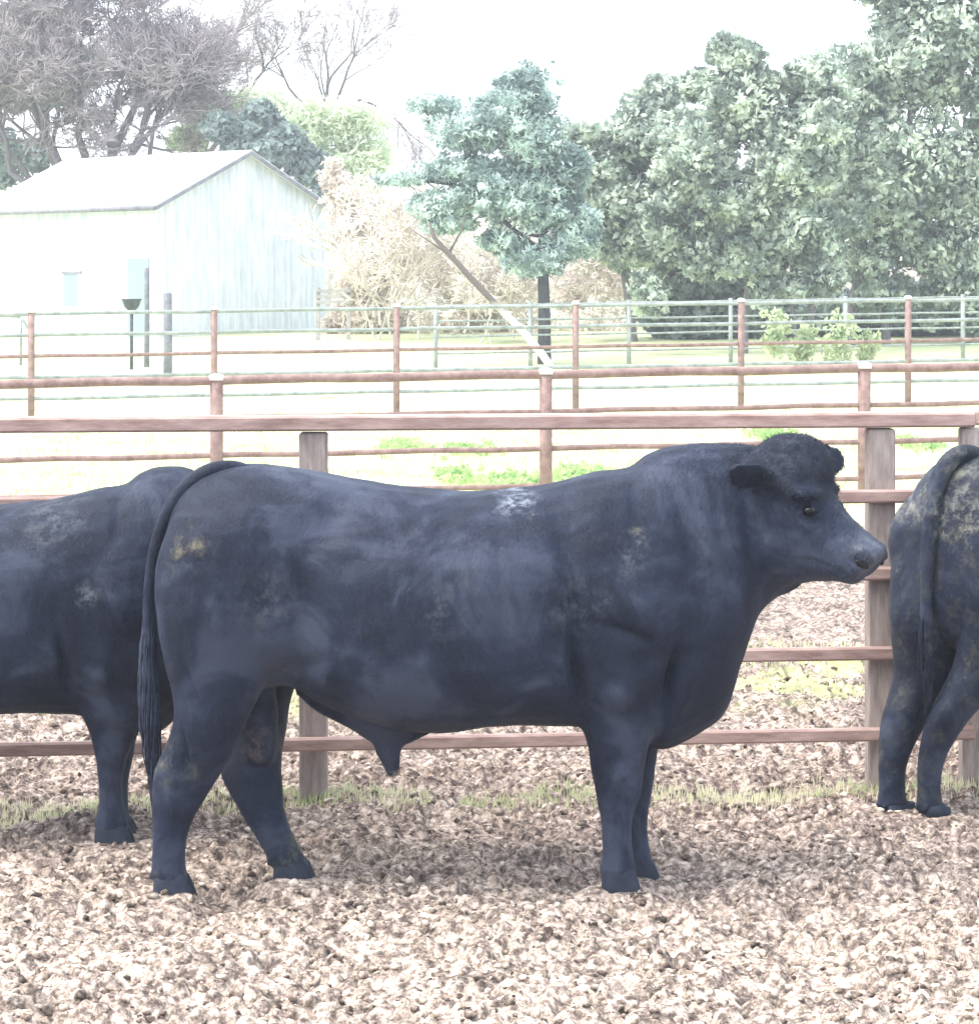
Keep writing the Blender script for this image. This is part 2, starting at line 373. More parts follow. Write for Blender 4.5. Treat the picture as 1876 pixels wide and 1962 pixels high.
# ------------------------------------------------------------------ bulls
BY = 8.15
def P3(px, py, y=0.0):
    Y = BY + y; return Vector(((px - CX) * Y / F - (860 - CX) * BY / F, y, CH - (py - HY) * Y / F))
def crom(rows, n=4):
    R = np.array(rows, float); out = []
    for i in range(len(R) - 1):
        p0, p1, p2, p3 = R[max(i - 1, 0)], R[i], R[i + 1], R[min(i + 2, len(R) - 1)]
        for k in range(n):
            t = k / n; out.append(.5 * ((2 * p1) + (-p0 + p2) * t + (2 * p0 - 5 * p1 + 4 * p2 - p3) * t * t + (-p0 + 3 * p1 - 3 * p2 + p3) * t ** 3))
    out.append(R[-1]); return out
def sect_x(x, zt, zb, w, cy=0, e=.82, n=28, belly=.0):
    zc = (zt + zb) / 2 - belly * (zt - zb); r = []
    for k in range(n):
        a = 2 * math.pi * k / n; c, s_ = math.cos(a), math.sin(a)
        h = (zt - zc) if s_ > 0 else (zc - zb)
        r.append((x, cy + w * math.copysign(abs(c) ** e, c), zc + h * math.copysign(abs(s_) ** e, s_)))
    return r
def sect_z(x0, x1, z, cy, wy, n=20, e=.9):
    xc, hw = (x0 + x1) / 2, (x1 - x0) / 2
    return [(xc + hw * math.copysign(abs(math.cos(a)) ** e, math.cos(a)), cy + wy * math.copysign(abs(math.sin(a)) ** e, math.sin(a)), z)
            for a in (2 * math.pi * k / n for k in range(n))]
def limb(mb, rows, cy):                                     # rows: (py, px0, px1, wy[, dy])
    rows = list(rows); q = list(rows[-1]); q[0] += 15; q[1] += 7; q[2] -= 9; q[3] *= .72; rows.append(tuple(q)); rings = []
    for r in crom([tuple(q) + ((0,) if len(q) == 4 else ()) for q in rows], 3):
        y = cy + r[4]; a, b_ = P3(r[1], r[0], y), P3(r[2], r[0], y); rings.append(sect_z(a.x, b_.x, a.z, y, r[3]))
    mb.loft(rings)

TORSO_A = [(306, 1060, 1190, .06), (318, 1002, 1240, .14), (342, 950, 1290, .225), (376, 912, 1325, .275), (420, 894, 1335, .305), (480, 888, 1325, .325), (550, 894, 1310, .325),
           (620, 906, 1342, .34), (700, 921, 1375, .375), (780, 932, 1393, .40), (860, 939, 1396, .41), (940, 939, 1386, .405), (1020, 932, 1382, .385),
           (1090, 916, 1388, .355), (1150, 902, 1398, .335), (1205, 893, 1412, .325), (1240, 870, 1430, .31), (1280, 855, 1434, .295), (1345, 849, 1400, .265), (1385, 848, 1365, .24),
           (1420, 850, 1270, .21), (1450, 854, 1185, .185), (1480, 862, 1150, .165), (1510, 880, 1135, .14), (1535, 905, 1122, .10)]
HIND_NEAR = [(985, 335, 500, .10), (1050, 306, 540, .135), (1120, 296, 555, .15), (1200, 302, 552, .15), (1270, 314, 530, .135), (1330, 330, 498, .12), (1385, 332, 474, .11), (1435, 314, 452, .095),
             (1470, 297, 430, .08), (1502, 292, 410, .068), (1541, 290, 386, .056), (1588, 291, 362, .046), (1640, 291, 355, .046), (1672, 290, 358, .054), (1686, 295, 360, .05)]
HIND_FAR = [(1100, 400, 560, .12), (1200, 430, 575, .13), (1290, 445, 575, .12), (1339, 450, 557, .11), (1397, 448, 549, .09), (1444, 430, 542, .08), (1483, 422, 540, .07),
            (1530, 444, 543, .06), (1580, 474, 554, .048), (1620, 499, 573, .046), (1645, 514, 585, .052), (1662, 524, 592, .05)]
HIND_FAR = [q + (-.17 * float(sm(1300, 1600, q[0])),) for q in HIND_FAR]
FORE_NEAR = [(1080, 1130, 1270, .09), (1150, 1118, 1285, .125), (1250, 1112, 1280, .125), (1330, 1108, 1270, .105), (1390, 1112, 1254, .088), (1428, 1124, 1244, .077), (1470, 1132, 1236, .066),
             (1517, 1141, 1229, .058), (1556, 1149, 1217, .048), (1592, 1152, 1211, .043), (1640, 1153, 1213, .045), (1660, 1150, 1218, .052), (1675, 1153, 1216, .049)]
FORE_FAR = [(1150, 1130, 1280, .12), (1330, 1140, 1275, .10), (1432, 1160, 1262, .075), (1467, 1168, 1256, .066), (1517, 1180, 1250, .056), (1560, 1190, 1242, .047), (1600, 1192, 1242, .043),
            (1640, 1194, 1248, .047), (1658, 1194, 1252, .05)]
FORE_FAR = [q + (-.10 * float(sm(1300, 1600, q[0])),) for q in FORE_FAR]
HEAD = [(-.08, -.03, -.17, .08), (-.045, .015, -.23, .11), (0, .038, -.28, .132), (.045, .040, -.330, .147), (.09, .028, -.365, .154), (.15, .012, -.385, .152), (.205, -.002, -.382, .140), (.26, -.006, -.352, .126),
        (.315, -.004, -.290, .114), (.36, .002, -.222, .108), (.40, .006, -.180, .108), (.432, .004, -.160, .106), (.452, -.016, -.142, .092)]

def make_bull(label, hide, torso=TORSO_A, torso_dz=None, legs=None, head_o=P3(1517, 869, -.10), yaw=30, pitch=44, tail=None, sheath=True, group='black bulls standing in the pen',
              loc=(0, 0, 0), rz=0, scale=1, bend=None, switch_w=.035, vox=.0105, dents=()):
    mb = MB()
    rows = crom(torso, 4); rings = []
    for r in rows:
        t, b_ = P3(r[0], r[1]), P3(r[0], r[2]); 
        bl = .06 if 600 < r[0] < 1100 else 0
        rings.append(sect_x(t.x, t.z, b_.z, r[3], 0, .80 if r[0] < 1200 else .9, belly=bl))
    mb.loft(rings)
    hx, fx = .175, .17
    L = legs or [(HIND_NEAR, -.18), (HIND_FAR, .17), (FORE_NEAR, -.16), (FORE_FAR, .13)]
    for rws, cy in L: limb(mb, rws, cy)
    for rws, cy in L:
        q = rws[-2]; y_ = cy + (q[4] if len(q) > 4 else 0); p0 = P3(q[1], q[0], y_)
        for s_ in (-1, 1): mb.tube([p0 + Vector((.03, s_ * .020, .010)), p0 + Vector((.004, s_ * .022, -.002)), p0 + Vector((-.006, s_ * .022, -.022))], [.012, .012, .006], 10)
    # shoulder, thigh and hip masses
    def ell(px, py, y, rx, ry, rz_):
        c = P3(px, py, y); rr = []
        for k in range(1, 10):
            a = math.pi * k / 10 - math.pi / 2; q = math.cos(a)
            rr.append(sect_z(c.x - rx * q, c.x + rx * q, c.z + rz_ * math.sin(a), c.y, ry * q, 16, 1))
        mb.loft(rr)
    for s_ in (-1, 1):
        ell(1215, 1150, .20 * s_, .17, .15, .26); ell(430, 1090, .19 * s_, .21, .155, .22)
        ell(1180, 1300, .185 * s_, .125, .125, .13)
    if sheath:
        rr = []
        for (px, zt, zb, w) in crom([(565, 1280, 1330, .03), (610, 1290, 1366, .05), (660, 1300, 1392, .06), (705, 1320, 1420, .065), (745, 1350, 1437, .06), (785, 1360, 1424, .05), (835, 1360, 1402, .03)], 3):
            t, b_ = P3(px, zt), P3(px, zb); rr.append(sect_x(t.x, t.z, b_.z, w, 0, 1, 16))
        mb.loft(rr)
        mb.tube([P3(740, 1400), P3(745, 1440), P3(752, 1470), P3(752, 1490)], [.055, .043, .026, .012], 12)
        rr = []
        for (py, x0, x1, w) in crom([(1280, 485, 520, .03), (1330, 474, 530, .05), (1380, 466, 534, .062), (1420, 468, 534, .062), (1450, 476, 528, .048), (1464, 490, 516, .02)], 3):
            a, b_ = P3(x0, py), P3(x1, py); rr.append(sect_z(a.x, b_.x, a.z, 0, w, 16, 1))
        mb.loft(rr)
    # head
    ps, pt = math.radians(yaw), math.radians(pitch)
    Fw = Vector((math.cos(pt) * math.cos(ps), -math.cos(pt) * math.sin(ps), -math.sin(pt)))
    Ln = Vector((-math.sin(ps), -math.cos(ps), 0)); Vu = Vector((math.sin(pt) * math.cos(ps), -math.sin(pt) * math.sin(ps), math.cos(pt)))
    H = lambda u, l, v_: head_o + Fw * u + Ln * l + Vu * v_
    rr = []
    for (u, t, b_, w) in crom(HEAD, 4):
        ring = []; c, h = (t + b_) / 2, (t - b_) / 2
        for k in range(24):
            a = 2 * math.pi * k / 24; cc, ss = math.cos(a), math.sin(a)
            ww = w * (1 - .28 * max(0, -ss) * (1 if u > .2 else .4))
            ring.append(H(u, ww * math.copysign(abs(cc) ** .8, cc), c + h * math.copysign(abs(ss) ** .85, ss)))
        rr.append(ring)
    mb.loft(rr)
    def ball(c, r):
        rr = []
        for k in range(1, 8):
            a = math.pi * k / 8 - math.pi / 2
            rr.append([c + Vector((math.cos(t) * r[0] * math.cos(a), math.sin(t) * r[1] * math.cos(a), math.sin(a) * r[2])) for t in (2 * math.pi * j / 14 for j in range(14))])
        mb.loft(rr)
    ball(H(.035, -.02, -.045), (.145, .13, .130))               # dome of the poll
    for s_ in (-1, 1):
        ball(H(.140, (.090 if s_ > 0 else .075) * s_, -.030), (.060, .048, .022))   # brow
        ball(H(.17, .088 * s_, -.22), (.10, .075, .11))       # cheek
        ball(H(.405, .060 * s_, -.040), (.042, .040, .030))    # nostril wing
        # ear: flat leaf
        e0 = H(.03, .115, -.085) if s_ > 0 else H(.02, -.115, -.02); d = (Ln * .8 + Vector((-.45, 0, .46))).normalized() if s_ > 0 else (-Ln * .8 + Vector((.5, 0, .10))).normalized()
        wd = d.cross(Vector((.35, 1, .1)) if s_ > 0 else Vector((.3, 1, 0))).normalized(); td = d.cross(wd)
        rr = []
        for (q, w, th) in ((-.03, .030, .026), (.02, .038, .022), (.06, .054, .016), (.10, .060, .013), (.14, .048, .011), (.17, .028, .009), (.185, .010, .007)):
            rr.append([e0 + d * q - Vector((0, 0, q * .12)) + wd * w * math.cos(a) + td * (th * math.sin(a) + .012 * math.cos(a) ** 2) for a in (2 * math.pi * j / 16 for j in range(16))])
        mb.loft(rr)
    mb.tube([H(.30, 0, -.20), H(.36, 0, -.155), H(.40, 0, -.132)], [.065, .05, .032], 14)   # chin
    # tail
    tp = tail
    pts_t = [Vector(r[:3]) for r in crom([tuple(p) + (0,) for p, _ in tp], 5)]; rad = [r[0] for r in crom([(q,) for _, q in tp], 5)]
    tmp = mb.build('tmp_body', None)
    md = tmp.modifiers.new('r', 'REMESH'); md.mode = 'VOXEL'; md.voxel_size = vox
    s2 = tmp.modifiers.new('s', 'SMOOTH'); s2.factor = .5; s2.iterations = 7
    dg = bpy.context.evaluated_depsgraph_get(); dg.update()
    me = bpy.data.meshes.new_from_object(tmp.evaluated_get(dg)); bpy.data.objects.remove(tmp)
    n = len(me.vertices); co = np.empty(n * 3, np.float32); me.vertices.foreach_get('co', co); co = co.reshape(-1, 3).astype(float)
    no = np.empty(n * 3, np.float32); me.vertices.foreach_get('normal', no); no = no.reshape(-1, 3)
    for (px, py, rx, rz_, ang, amp) in dents:
        c = P3(px, py, -.3); dx, dz = co[:, 0] - c.x, co[:, 2] - c.z; ca, sa = math.cos(math.radians(ang)), math.sin(math.radians(ang))
        u, w_ = dx * ca + dz * sa, -dx * sa + dz * ca
        g = np.exp(-(u / rx) ** 2 - (w_ / rz_) ** 2) * np.abs(no[:, 1]); co += no * (g * amp * (1.0 if px > 1300 and px < 1440 else 1.5))[:, None]
    def seg_d(p, q):
        p, q = np.array(p[:]), np.array(q[:]); d = q - p; t = np.clip(((co - p) @ d) / (d @ d), 0, 1); return np.linalg.norm(co - (p + t[:, None] * d), axis=1)
    for s_ in (-1, 1):
        for p, q, rr_, am in ((H(.45, .04 * s_, -.118), H(.40, .10 * s_, -.122), .008, -.013), (H(.40, .10 * s_, -.122), H(.30, .11 * s_, -.165), .007, -.010),
                              (H(.185, .13 * s_, -.05), H(.225, .125 * s_, -.056), .024, -.020), (H(.44, .080 * s_, -.052), H(.415, .105 * s_, -.050), .016, -.020), (H(.03, .15 * s_, -.045), H(.15, .135 * s_, -.022), .022, .016), (H(.03, .16 * s_, -.10), H(.16, .15 * s_, -.085), .028, -.010), (H(.40, .085 * s_, -.015), H(.445, .06 * s_, -.025), .014, .008), (H(.225, .12 * s_, -.08), H(.33, .10 * s_, -.09), .018, .006),
                              (H(.17, .14 * s_, -.085), H(.24, .125 * s_, -.08), .009, .006), (H(.14, .14 * s_, -.20), H(.30, .12 * s_, -.23), .02, -.006), (H(.10, .12 * s_, -.10), H(.12, .15 * s_, -.22), .035, -.006)):
            g = np.exp(-(seg_d(p, q) / rr_) ** 2); co += no * (g * am)[:, None]
    nz = np.array([mn.noise(Vector((p[0] * 7, p[1] * 7, p[2] * 7))) * .7 + mn.noise(Vector((p[0] * 19, p[1] * 19, p[2] * 16))) * .3 for p in co])
    co += no * (nz * .006)[:, None]
    if bend:
        x0, k = bend; sx_ = np.maximum(co[:, 0] - x0, 0); ang = -np.minimum(sx_ * k, .55)
        co[:, 1] += np.where(sx_ > 0, -(sx_ ** 2) * k / 2, 0)
    me.vertices.foreach_set('co', co.astype(np.float32).ravel()); me.update()
    tm_ = MB(); tm_.tube(pts_t, rad, 14); bm = bmesh.new(); bm.from_mesh(me)
    vs = [bm.verts.new(v_) for v_ in tm_.v]
    for f in tm_.f: bm.faces.new([vs[i] for i in f])
    bm.to_mesh(me); bm.free(); me.update()
    me.polygons.foreach_set('use_smooth', [True] * len(me.polygons))
    root = empty('bull', loc, rz); root.scale = (scale,) * 3; tag(root, label, 'bull', group)
    def bend_o(p):
        if bend and p.x > bend[0]: p = Vector((p.x, p.y - (p.x - bend[0]) ** 2 * bend[1] / 2, p.z))
        return p
    body = bpy.data.objects.new('body', me); S.collection.objects.link(body); body.parent = root; me.materials.clear(); me.materials.append(hide)
    # short hair over the whole coat
    nf = len(me.polygons); cen = np.empty(nf * 3, np.float32); me.polygons.foreach_get('center', cen); cen = cen.reshape(-1, 3).astype(float)
    fn = np.empty(nf * 3, np.float32); me.polygons.foreach_get('normal', fn); fn = fn.reshape(-1, 3).astype(float)
    ar = np.empty(nf, np.float32); me.polygons.foreach_get('area', ar)
    hc = np.array(head_o[:]) + np.array([.03, 0, -.05]); isneck = np.exp(-((cen - hc) ** 2).sum(1) / .06); low = cen[:, 2] < .10
    wt_ = ar * (1 + 2.5 * isneck) * np.where(low, .2, 1); g_ = np.random.default_rng(8); n_ = 95000; ix = g_.choice(nf, n_, p=(wt_ / wt_.sum()).astype(float))
    P_ = cen[ix] + g_.normal(size=(n_, 3)) * .006; nn_ = fn[ix]; P_ -= nn_ * (.002 + ((P_ - cen[ix]) * nn_).sum(1)[:, None])
    fl = np.array([[-.55, 0, -1.0]]) + g_.normal(size=(n_, 3)) * (.28 + .5 * isneck[ix])[:, None]; fl -= nn_ * (fl * nn_).sum(1)[:, None]; fl /= np.linalg.norm(fl, axis=1)[:, None] + 1e-6
    hl = (.010 + .012 * g_.random(n_)) * (1 + .45 * isneck[ix]); dr = fl + nn_ * (.22 + .35 * isneck[ix] * g_.random(n_))[:, None]; sd_ = np.cross(nn_, fl) * .0013
    V_ = np.stack([P_ - sd_, P_ + sd_, P_ + dr * hl[:, None]], 1).reshape(-1, 3)
    new_obj('coat', V_, np.arange(3 * n_).reshape(-1, 3), hide, root, kind='stuff')
    # hooves: two claws each
    for rws, cy in L:
        r = rws[-1]; dy = r[4] if len(r) > 4 else 0; a, b_ = P3(r[1], r[0], cy + dy), P3(r[2], r[0], cy + dy); zt = a.z + .018
        hm = MB(); Lh = b_.x - a.x
        for s_ in (-1, 1):
            rr = []
            for (z, x0, x1, w) in ((zt + .025, .05, -.05, .010), (zt * .85, .006, .004, .024), (.0, -.0, .045, .030), (-.045, .0, .055, .030)):
                z2 = z - .0; x_a, x_b = a.x + x0 * .5, b_.x + x1 * .55
                rr.append([bend_o(Vector(q)) for q in sect_z(x_a, x_b, z2, cy + dy + s_ * .028, w, 14, .8)])
            hm.loft(rr)
        hm.build('hoof', M_HOOF, root, True)
    # eyes, nostrils
    for s_ in (-1, 1):
        e = MB(); c = H(.200, .119 * s_, -.048)
        rr = []
        for k in range(1, 10):
            a = math.pi * k / 10 - math.pi / 2
            rr.append([bend_o(c + Vector((math.cos(t) * .021 * math.cos(a), math.sin(t) * .021 * math.cos(a), math.sin(a) * .017))) for t in (2 * math.pi * j / 14 for j in range(14))])
        e.loft(rr); e.build('eye', M_EYE, root, True)
        e = MB(); c = H(.436, .082 * s_, -.052); rr = []
        for k in range(1, 8):
            a = math.pi * k / 8 - math.pi / 2
            rr.append([bend_o(c + Fw * .010 * math.cos(a) * math.cos(t) + Ln * s_ * (.024 * math.cos(a) * math.sin(t)) - Fw * .018 * math.cos(a) * math.sin(t) + Vu * math.sin(a) * .012) for t in (2 * math.pi * j / 14 for j in range(14))])
        e.loft(rr); e.build('nostril', M_NOSTRIL, root, True)
    # tail switch: hair strands
    hm = MB(); k0 = int(len(pts_t) * .62); random.seed(3)
    for j in range(300):
        i = random.randrange(k0, len(pts_t) - 1); p = pts_t[i].copy(); f = (i - k0) / (len(pts_t) - k0)
        ln = random.uniform(.14, .26); a = random.uniform(0, 6.28); w = switch_w * 1.1 * (.6 + .5 * math.sin(min(1, f * 1.2) * math.pi))
        q = [p + Vector((math.cos(a) * w * g, math.sin(a) * w * g * .8, -ln * s_)) for s_, g in ((0, .3), (.35, .75), (.7, .8), (1, .35))]
        if q[-1].z < .22: q = [Vector((v_.x, v_.y, v_.z + (.22 - q[-1].z) * t)) for v_, t in zip(q, (0, .35, .7, 1))]
        hm.tube(q, [.003, .0036, .0026, .0008], 4)
    hm.build('tail_switch', hide, root, True)
    return root

M_HOOF = simple('hoof_horn', (.007, .012, .026), (.022, .028, .045), 20, .7)
M_EYE, _, be = mat('eye', .12, .22); be.inputs['Base Color'].default_value = (.003, .003, .005, 1)
M_NOSTRIL, _, be = mat('nostril', .5, .3); be.inputs['Base Color'].default_value = (.004, .004, .006, 1)
lx = lambda px, py: (P3(px, py).x, P3(px, py).z)
tan_ = (.15, .135, .09)
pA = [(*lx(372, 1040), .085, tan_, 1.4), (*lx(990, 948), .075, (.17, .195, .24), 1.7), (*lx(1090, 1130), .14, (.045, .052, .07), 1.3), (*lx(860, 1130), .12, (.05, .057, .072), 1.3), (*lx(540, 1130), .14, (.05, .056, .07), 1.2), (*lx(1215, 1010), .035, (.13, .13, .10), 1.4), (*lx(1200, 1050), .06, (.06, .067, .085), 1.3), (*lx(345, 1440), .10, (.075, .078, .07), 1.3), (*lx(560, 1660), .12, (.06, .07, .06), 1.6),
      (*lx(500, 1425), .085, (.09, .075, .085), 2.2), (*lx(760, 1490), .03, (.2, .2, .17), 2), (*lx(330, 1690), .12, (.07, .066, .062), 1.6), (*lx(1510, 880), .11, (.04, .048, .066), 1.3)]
wp = P3(1672, 1062, -.30); HIDE_A = hide_mat('black_hide', 0, pA, (wp.x, wp.y, wp.z, .062))
HIDE_B = hide_mat('black_hide_dusty', 0, [(*lx(1060, 960), .16, (.055, .062, .08), 1.3), (*lx(1150, 1120), .06, (.08, .09, .11), 1.4)])
HIDE_C = hide_mat('black_hide_muddy', .6, [(*lx(400, 940), .16, (.16, .165, .14), 1.2), (*lx(340, 1020), .12, (.20, .205, .18), 1.3)])
TAIL_A = [(P3(500, 912, -.02), .02), (P3(450, 900, -.04), .03), (P3(405, 904, -.07), .030), (P3(366, 926, -.09), .027), (P3(335, 960, -.10), .025), (P3(312, 1008, -.11), .023), (P3(296, 1062, -.11), .021), (P3(287, 1120, -.10), .019), (P3(284, 1190, -.10), .018),
          (P3(284, 1250, -.10), .018), (P3(287, 1310, -.10), .018), (P3(295, 1380, -.10), .016), (P3(300, 1440, -.10), .011)]
DENT_A = [(1462, 1030, .035, .12, -8, -.012), (1110, 1300, .014, .09, 8, -.02), (1285, 1330, .014, .11, -8, -.026), (1235, 1180, .03, .10, 30, .016), (1190, 1330, .05, .07, 0, .012), (540, 1225, .06, .08, 0, .018),
          (595, 955, .05, .035, -15, .02), (640, 990, .05, .05, 0, -.016), (745, 1110, .013, .22, 8, -.0025), (800, 1120, .013, .22, 8, -.0025), (855, 1125, .013, .22, 6, -.0025), (910, 1130, .013, .22, 5, -.0025), (965, 1130, .013, .2, 5, -.0025),
          (352, 1440, .012, .09, 12, -.014), (335, 1560, .010, .10, 0, -.008), (1185, 1590, .010, .09, 0, -.008), (1185, 1500, .03, .03, 0, .010), (370, 1330, .02, .12, 20, -.014), (430, 1180, .10, .10, 0, .014), (1150, 960, .08, .05, 0, .012), (1090, 1120, .02, .16, 12, -.012), (575, 1180, .05, .20, 0, -.022), (560, 1290, .10, .03, 20, -.02), (1100, 1250, .022, .17, 0, -.022), (1330, 1080, .03, .22, 10, -.014), (1390, 1060, .014, .18, 8, -.010), (1425, 1050, .014, .16, 8, .009),
          (1360, 1060, .014, .2, 8, .008), (1290, 1290, .03, .12, -15, -.022), (1320, 1330, .02, .1, -20, .012), (1090, 1010, .06, .14, 20, -.012), (800, 1030, .20, .05, -10, -.008),
          (700, 1060, .12, .04, 30, -.008), (600, 1010, .1, .09, 0, -.014), (470, 1000, .12, .07, -10, .010), (1200, 1210, .09, .02, -20, -.014), (960, 1150, .02, .2, 5, -.005), (880, 1150, .02, .2, 5, -.005), (400, 1180, .03, .16, 5, -.010)]
bullA = make_bull('big black bull standing broadside in the middle, face turned towards the camera', HIDE_A, tail=TAIL_A, loc=((860 - CX) * BY / F, BY, 0), dents=DENT_A)

# bull on the left, partly behind the first one, head lowered
torB = [(a, b_ + 4, c + (22 if 560 < a < 1300 else 0), d) for (a, b_, c, d) in TORSO_A if a < 1340] + [(1345, 862, 1400, .265), (1385, 885, 1372, .24), (1425, 930, 1340, .21), (1465, 985, 1310, .18), (1500, 1030, 1290, .15)]
foreB = [(1080, 1130, 1270, .09), (1200, 1118, 1290, .125), (1330, 1110, 1285, .115), (1400, 1120, 1275, .10), (1450, 1145, 1258, .075), (1510, 1160, 1232, .06),
         (1560, 1166, 1222, .048), (1610, 1167, 1222, .045), (1650, 1160, 1230, .052), (1676, 1158, 1234, .048)]
sB = .925
locB = ((205 - CX) * 8.62 / F - (P3(1188, 1500, -.16).x) * sB, 8.80, 0)
tailB = [(p.copy(), r) for p, r in TAIL_A]
bullB = make_bull('black bull half cut off by the left edge, its forequarters behind the middle bull', HIDE_B, torso=torB, legs=[(HIND_NEAR, -.18), (HIND_FAR, .17), (foreB, -.16), ([(q[0], q[1] - 36 * float(sm(1300, 1480, q[0])), q[2] - 36 * float(sm(1300, 1480, q[0])), *q[3:]) for q in FORE_FAR], .15)],
                  head_o=P3(1500, 1010, 0), yaw=0, pitch=62, tail=tailB, loc=locB, scale=sB, dents=DENT_A[:5])
# bull on the right seen from behind
legC = [(p_, a + 6 - 4 * sm(1250, 1600, p_), b_ - 4 - 6 * sm(1250, 1600, p_), w * .92, .20 * sm(1200, 1600, p_)) for (p_, a, b_, w) in HIND_NEAR]
farC = [(p_ - (14 if p_ > 1400 else 0), a + 12 - 30 * sm(1150, 1260, p_) * (1 - sm(1330, 1480, p_)) - 36 * sm(1250, 1600, p_), b_ + 12 - 36 * sm(1250, 1600, p_), w, .03 * sm(1250, 1600, p_)) for (p_, a, b_, w) in HIND_NEAR]
tailC = [(P3(480, 908), .03), (P3(415, 888), .036), (P3(355, 905), .036), (P3(312, 965), .034), (P3(297, 1050), .032), (P3(294, 1120, .01), .029), (P3(298, 1190, .02), .023),
         (P3(300, 1260, .03), .022), (P3(304, 1320, .03), .018), (P3(306, 1370, .03), .010)]
angC = math.radians(35); Rp = P3(300, 1100)
cx_, cy_ = (1785 - CX) * 9.13 / F, 9.13
sC = .955; locC = (cx_ - Rp.x * sC * math.cos(angC), cy_ - Rp.x * sC * math.sin(angC), .022)
bullC = make_bull('mud caked black bull seen from behind at the right edge, tail hanging over its rump', HIDE_C, legs=[(legC, -.16), (farC, .16), (FORE_NEAR, -.16), (FORE_FAR, .13)],
                  yaw=-10, pitch=40, head_o=P3(1500, 853, 0), tail=tailC, loc=locC, scale=sC, rz=angC, bend=(-.5, .28), switch_w=.03)

# ------------------------------------------------------------------ shed
M_SHEDW = simple('white_boards', (.52, .565, .635), (.80, .83, .87), 2.2, .7, .2, (3, 3, .5), .4, .01)
M_ROOF = simple('white_roof_metal', (.76, .78, .8), (.86, .87, .88), 3, .35, .5, (1, 1, 1), .15, .004)
M_TRIM = simple('grey_trim', (.16, .16, .19), (.30, .30, .34), 5)
M_GLASS, _, be = mat('pane', .1, .6); be.inputs['Base Color'].default_value = (.25, .33, .38, 1)
M_DARK = simple('dark_iron', (.03, .04, .045), (.08, .1, .1), 12, .5)
SY = 60.0; c0 = ground_at(300, SY); al = math.radians(50)
shed = empty('shed', c0); tag(shed, 'white gabled shed with pale metal roof left of the trees', 'shed')
A = Vector((-math.sin(al), math.cos(al), 0)) ; Bv = Vector((math.cos(math.radians(40)), math.sin(math.radians(40)), 0))  # along side wall, along gable
k = F / SY
A = Vector((-math.cos(math.radians(40)), math.sin(math.radians(40)), 0)); LA = 385 / k / math.cos(math.radians(40)) * 1.04
Bv = Vector((math.cos(math.radians(50)), math.sin(math.radians(50)), 0)); LB = 315 / k / math.cos(math.radians(50)) * .955
he = CH - (388 - HY) * SY / F - c0.z; hr = CH - (292 - HY) * (SY + 2.4) / F - c0.z
z0 = -.3
def Q(a, b_, z): return A * a + Bv * b_ + Vector((0, 0, z))
w = MB()
base = [Q(0, 0, z0), Q(LA, 0, z0), Q(LA, LB, z0), Q(0, LB, z0)]; top = [Q(0, 0, he), Q(LA, 0, he), Q(LA, LB, he), Q(0, LB, he)]
w.v = base + top + [Q(0, LB / 2, hr), Q(LA, LB / 2, hr)]
w.f = [(0, 4, 5, 1), (1, 5, 9, 6, 2), (2, 6, 7, 3), (3, 7, 8, 4, 0)]
w.build('wall', M_SHEDW, shed)
w = MB(); nb = 30
for i in range(nb):                                       # board battens on the gable end
    b_ = LB * (i + .5) / nb; zt = he + (hr - he) * (1 - abs(b_ - LB / 2) / (LB / 2)) - .12
    w.v += [Q(-.012, b_ - .02, z0), Q(-.012, b_ + .02, z0), Q(-.012, b_ + .02, zt), Q(-.012, b_ - .02, zt), Q(.0, b_ - .02, z0), Q(.0, b_ + .02, z0), Q(.0, b_ + .02, zt), Q(.0, b_ - .02, zt)]
    j = len(w.v) - 8; w.f += [(j, j + 1, j + 2, j + 3), (j, j + 3, j + 7, j + 4), (j + 1, j + 5, j + 6, j + 2)]
w.build('batten', M_SHEDW, shed)
def slab(name, pts, th, mat_, par):                       # four corners, thickness downwards
    q = MB(); q.v = [Vector(p) for p in pts] + [Vector(p) - Vector((0, 0, th)) for p in pts]
    q.f = [(0, 1, 2, 3), (7, 6, 5, 4)] + [(i, i + 4, (i + 1) % 4 + 4, (i + 1) % 4) for i in range(4)]
    return q.build(name, mat_, par)
ov = .25; sl = (hr - he) / (LB / 2)
roof = slab('roof', [Q(-ov, -ov, he - sl * ov + .06), Q(-ov, LB / 2, hr + .06), Q(LA + ov, LB / 2, hr + .06), Q(LA + ov, -ov, he - sl * ov + .06)], .05, M_ROOF, shed)
slab('roof', [Q(-ov, LB / 2, hr + .06), Q(-ov, LB + ov, he - sl * ov + .06), Q(LA + ov, LB + ov, he - sl * ov + .06), Q(LA + ov, LB / 2, hr + .06)], .05, M_ROOF, shed)
for a_, b_ in ((-ov, LB / 2), (LB + ov, LB / 2)):
    slab('fascia', [Q(-ov - .03, a_, he - sl * ov + .03), Q(-ov - .03, b_, hr + .03), Q(-ov + .01, b_, hr + .03), Q(-ov + .01, a_, he - sl * ov + .03)], .10, M_TRIM, shed)
g = MB(); g.tube([Q(-ov, -ov - .06, he - sl * ov - .02), Q(LA + ov, -ov - .06, he - sl * ov - .02)], .065, 10); g.build('gutter', M_TRIM, shed, True)
def wall_box(name, a, z, wa, hz, mat_, par, out=.04):
    q = MB(); q.v = [Q(a - wa, -out, z - hz), Q(a + wa, -out, z - hz), Q(a + wa, -out, z + hz), Q(a - wa, -out, z + hz), Q(a - wa, .02, z - hz), Q(a + wa, .02, z - hz), Q(a + wa, .02, z + hz), Q(a - wa, .02, z + hz)]
    q.f = [(0, 1, 2, 3), (0, 4, 5, 1), (1, 5, 6, 2), (2, 6, 7, 3), (3, 7, 4, 0)]; return q.build(name, mat_, par)
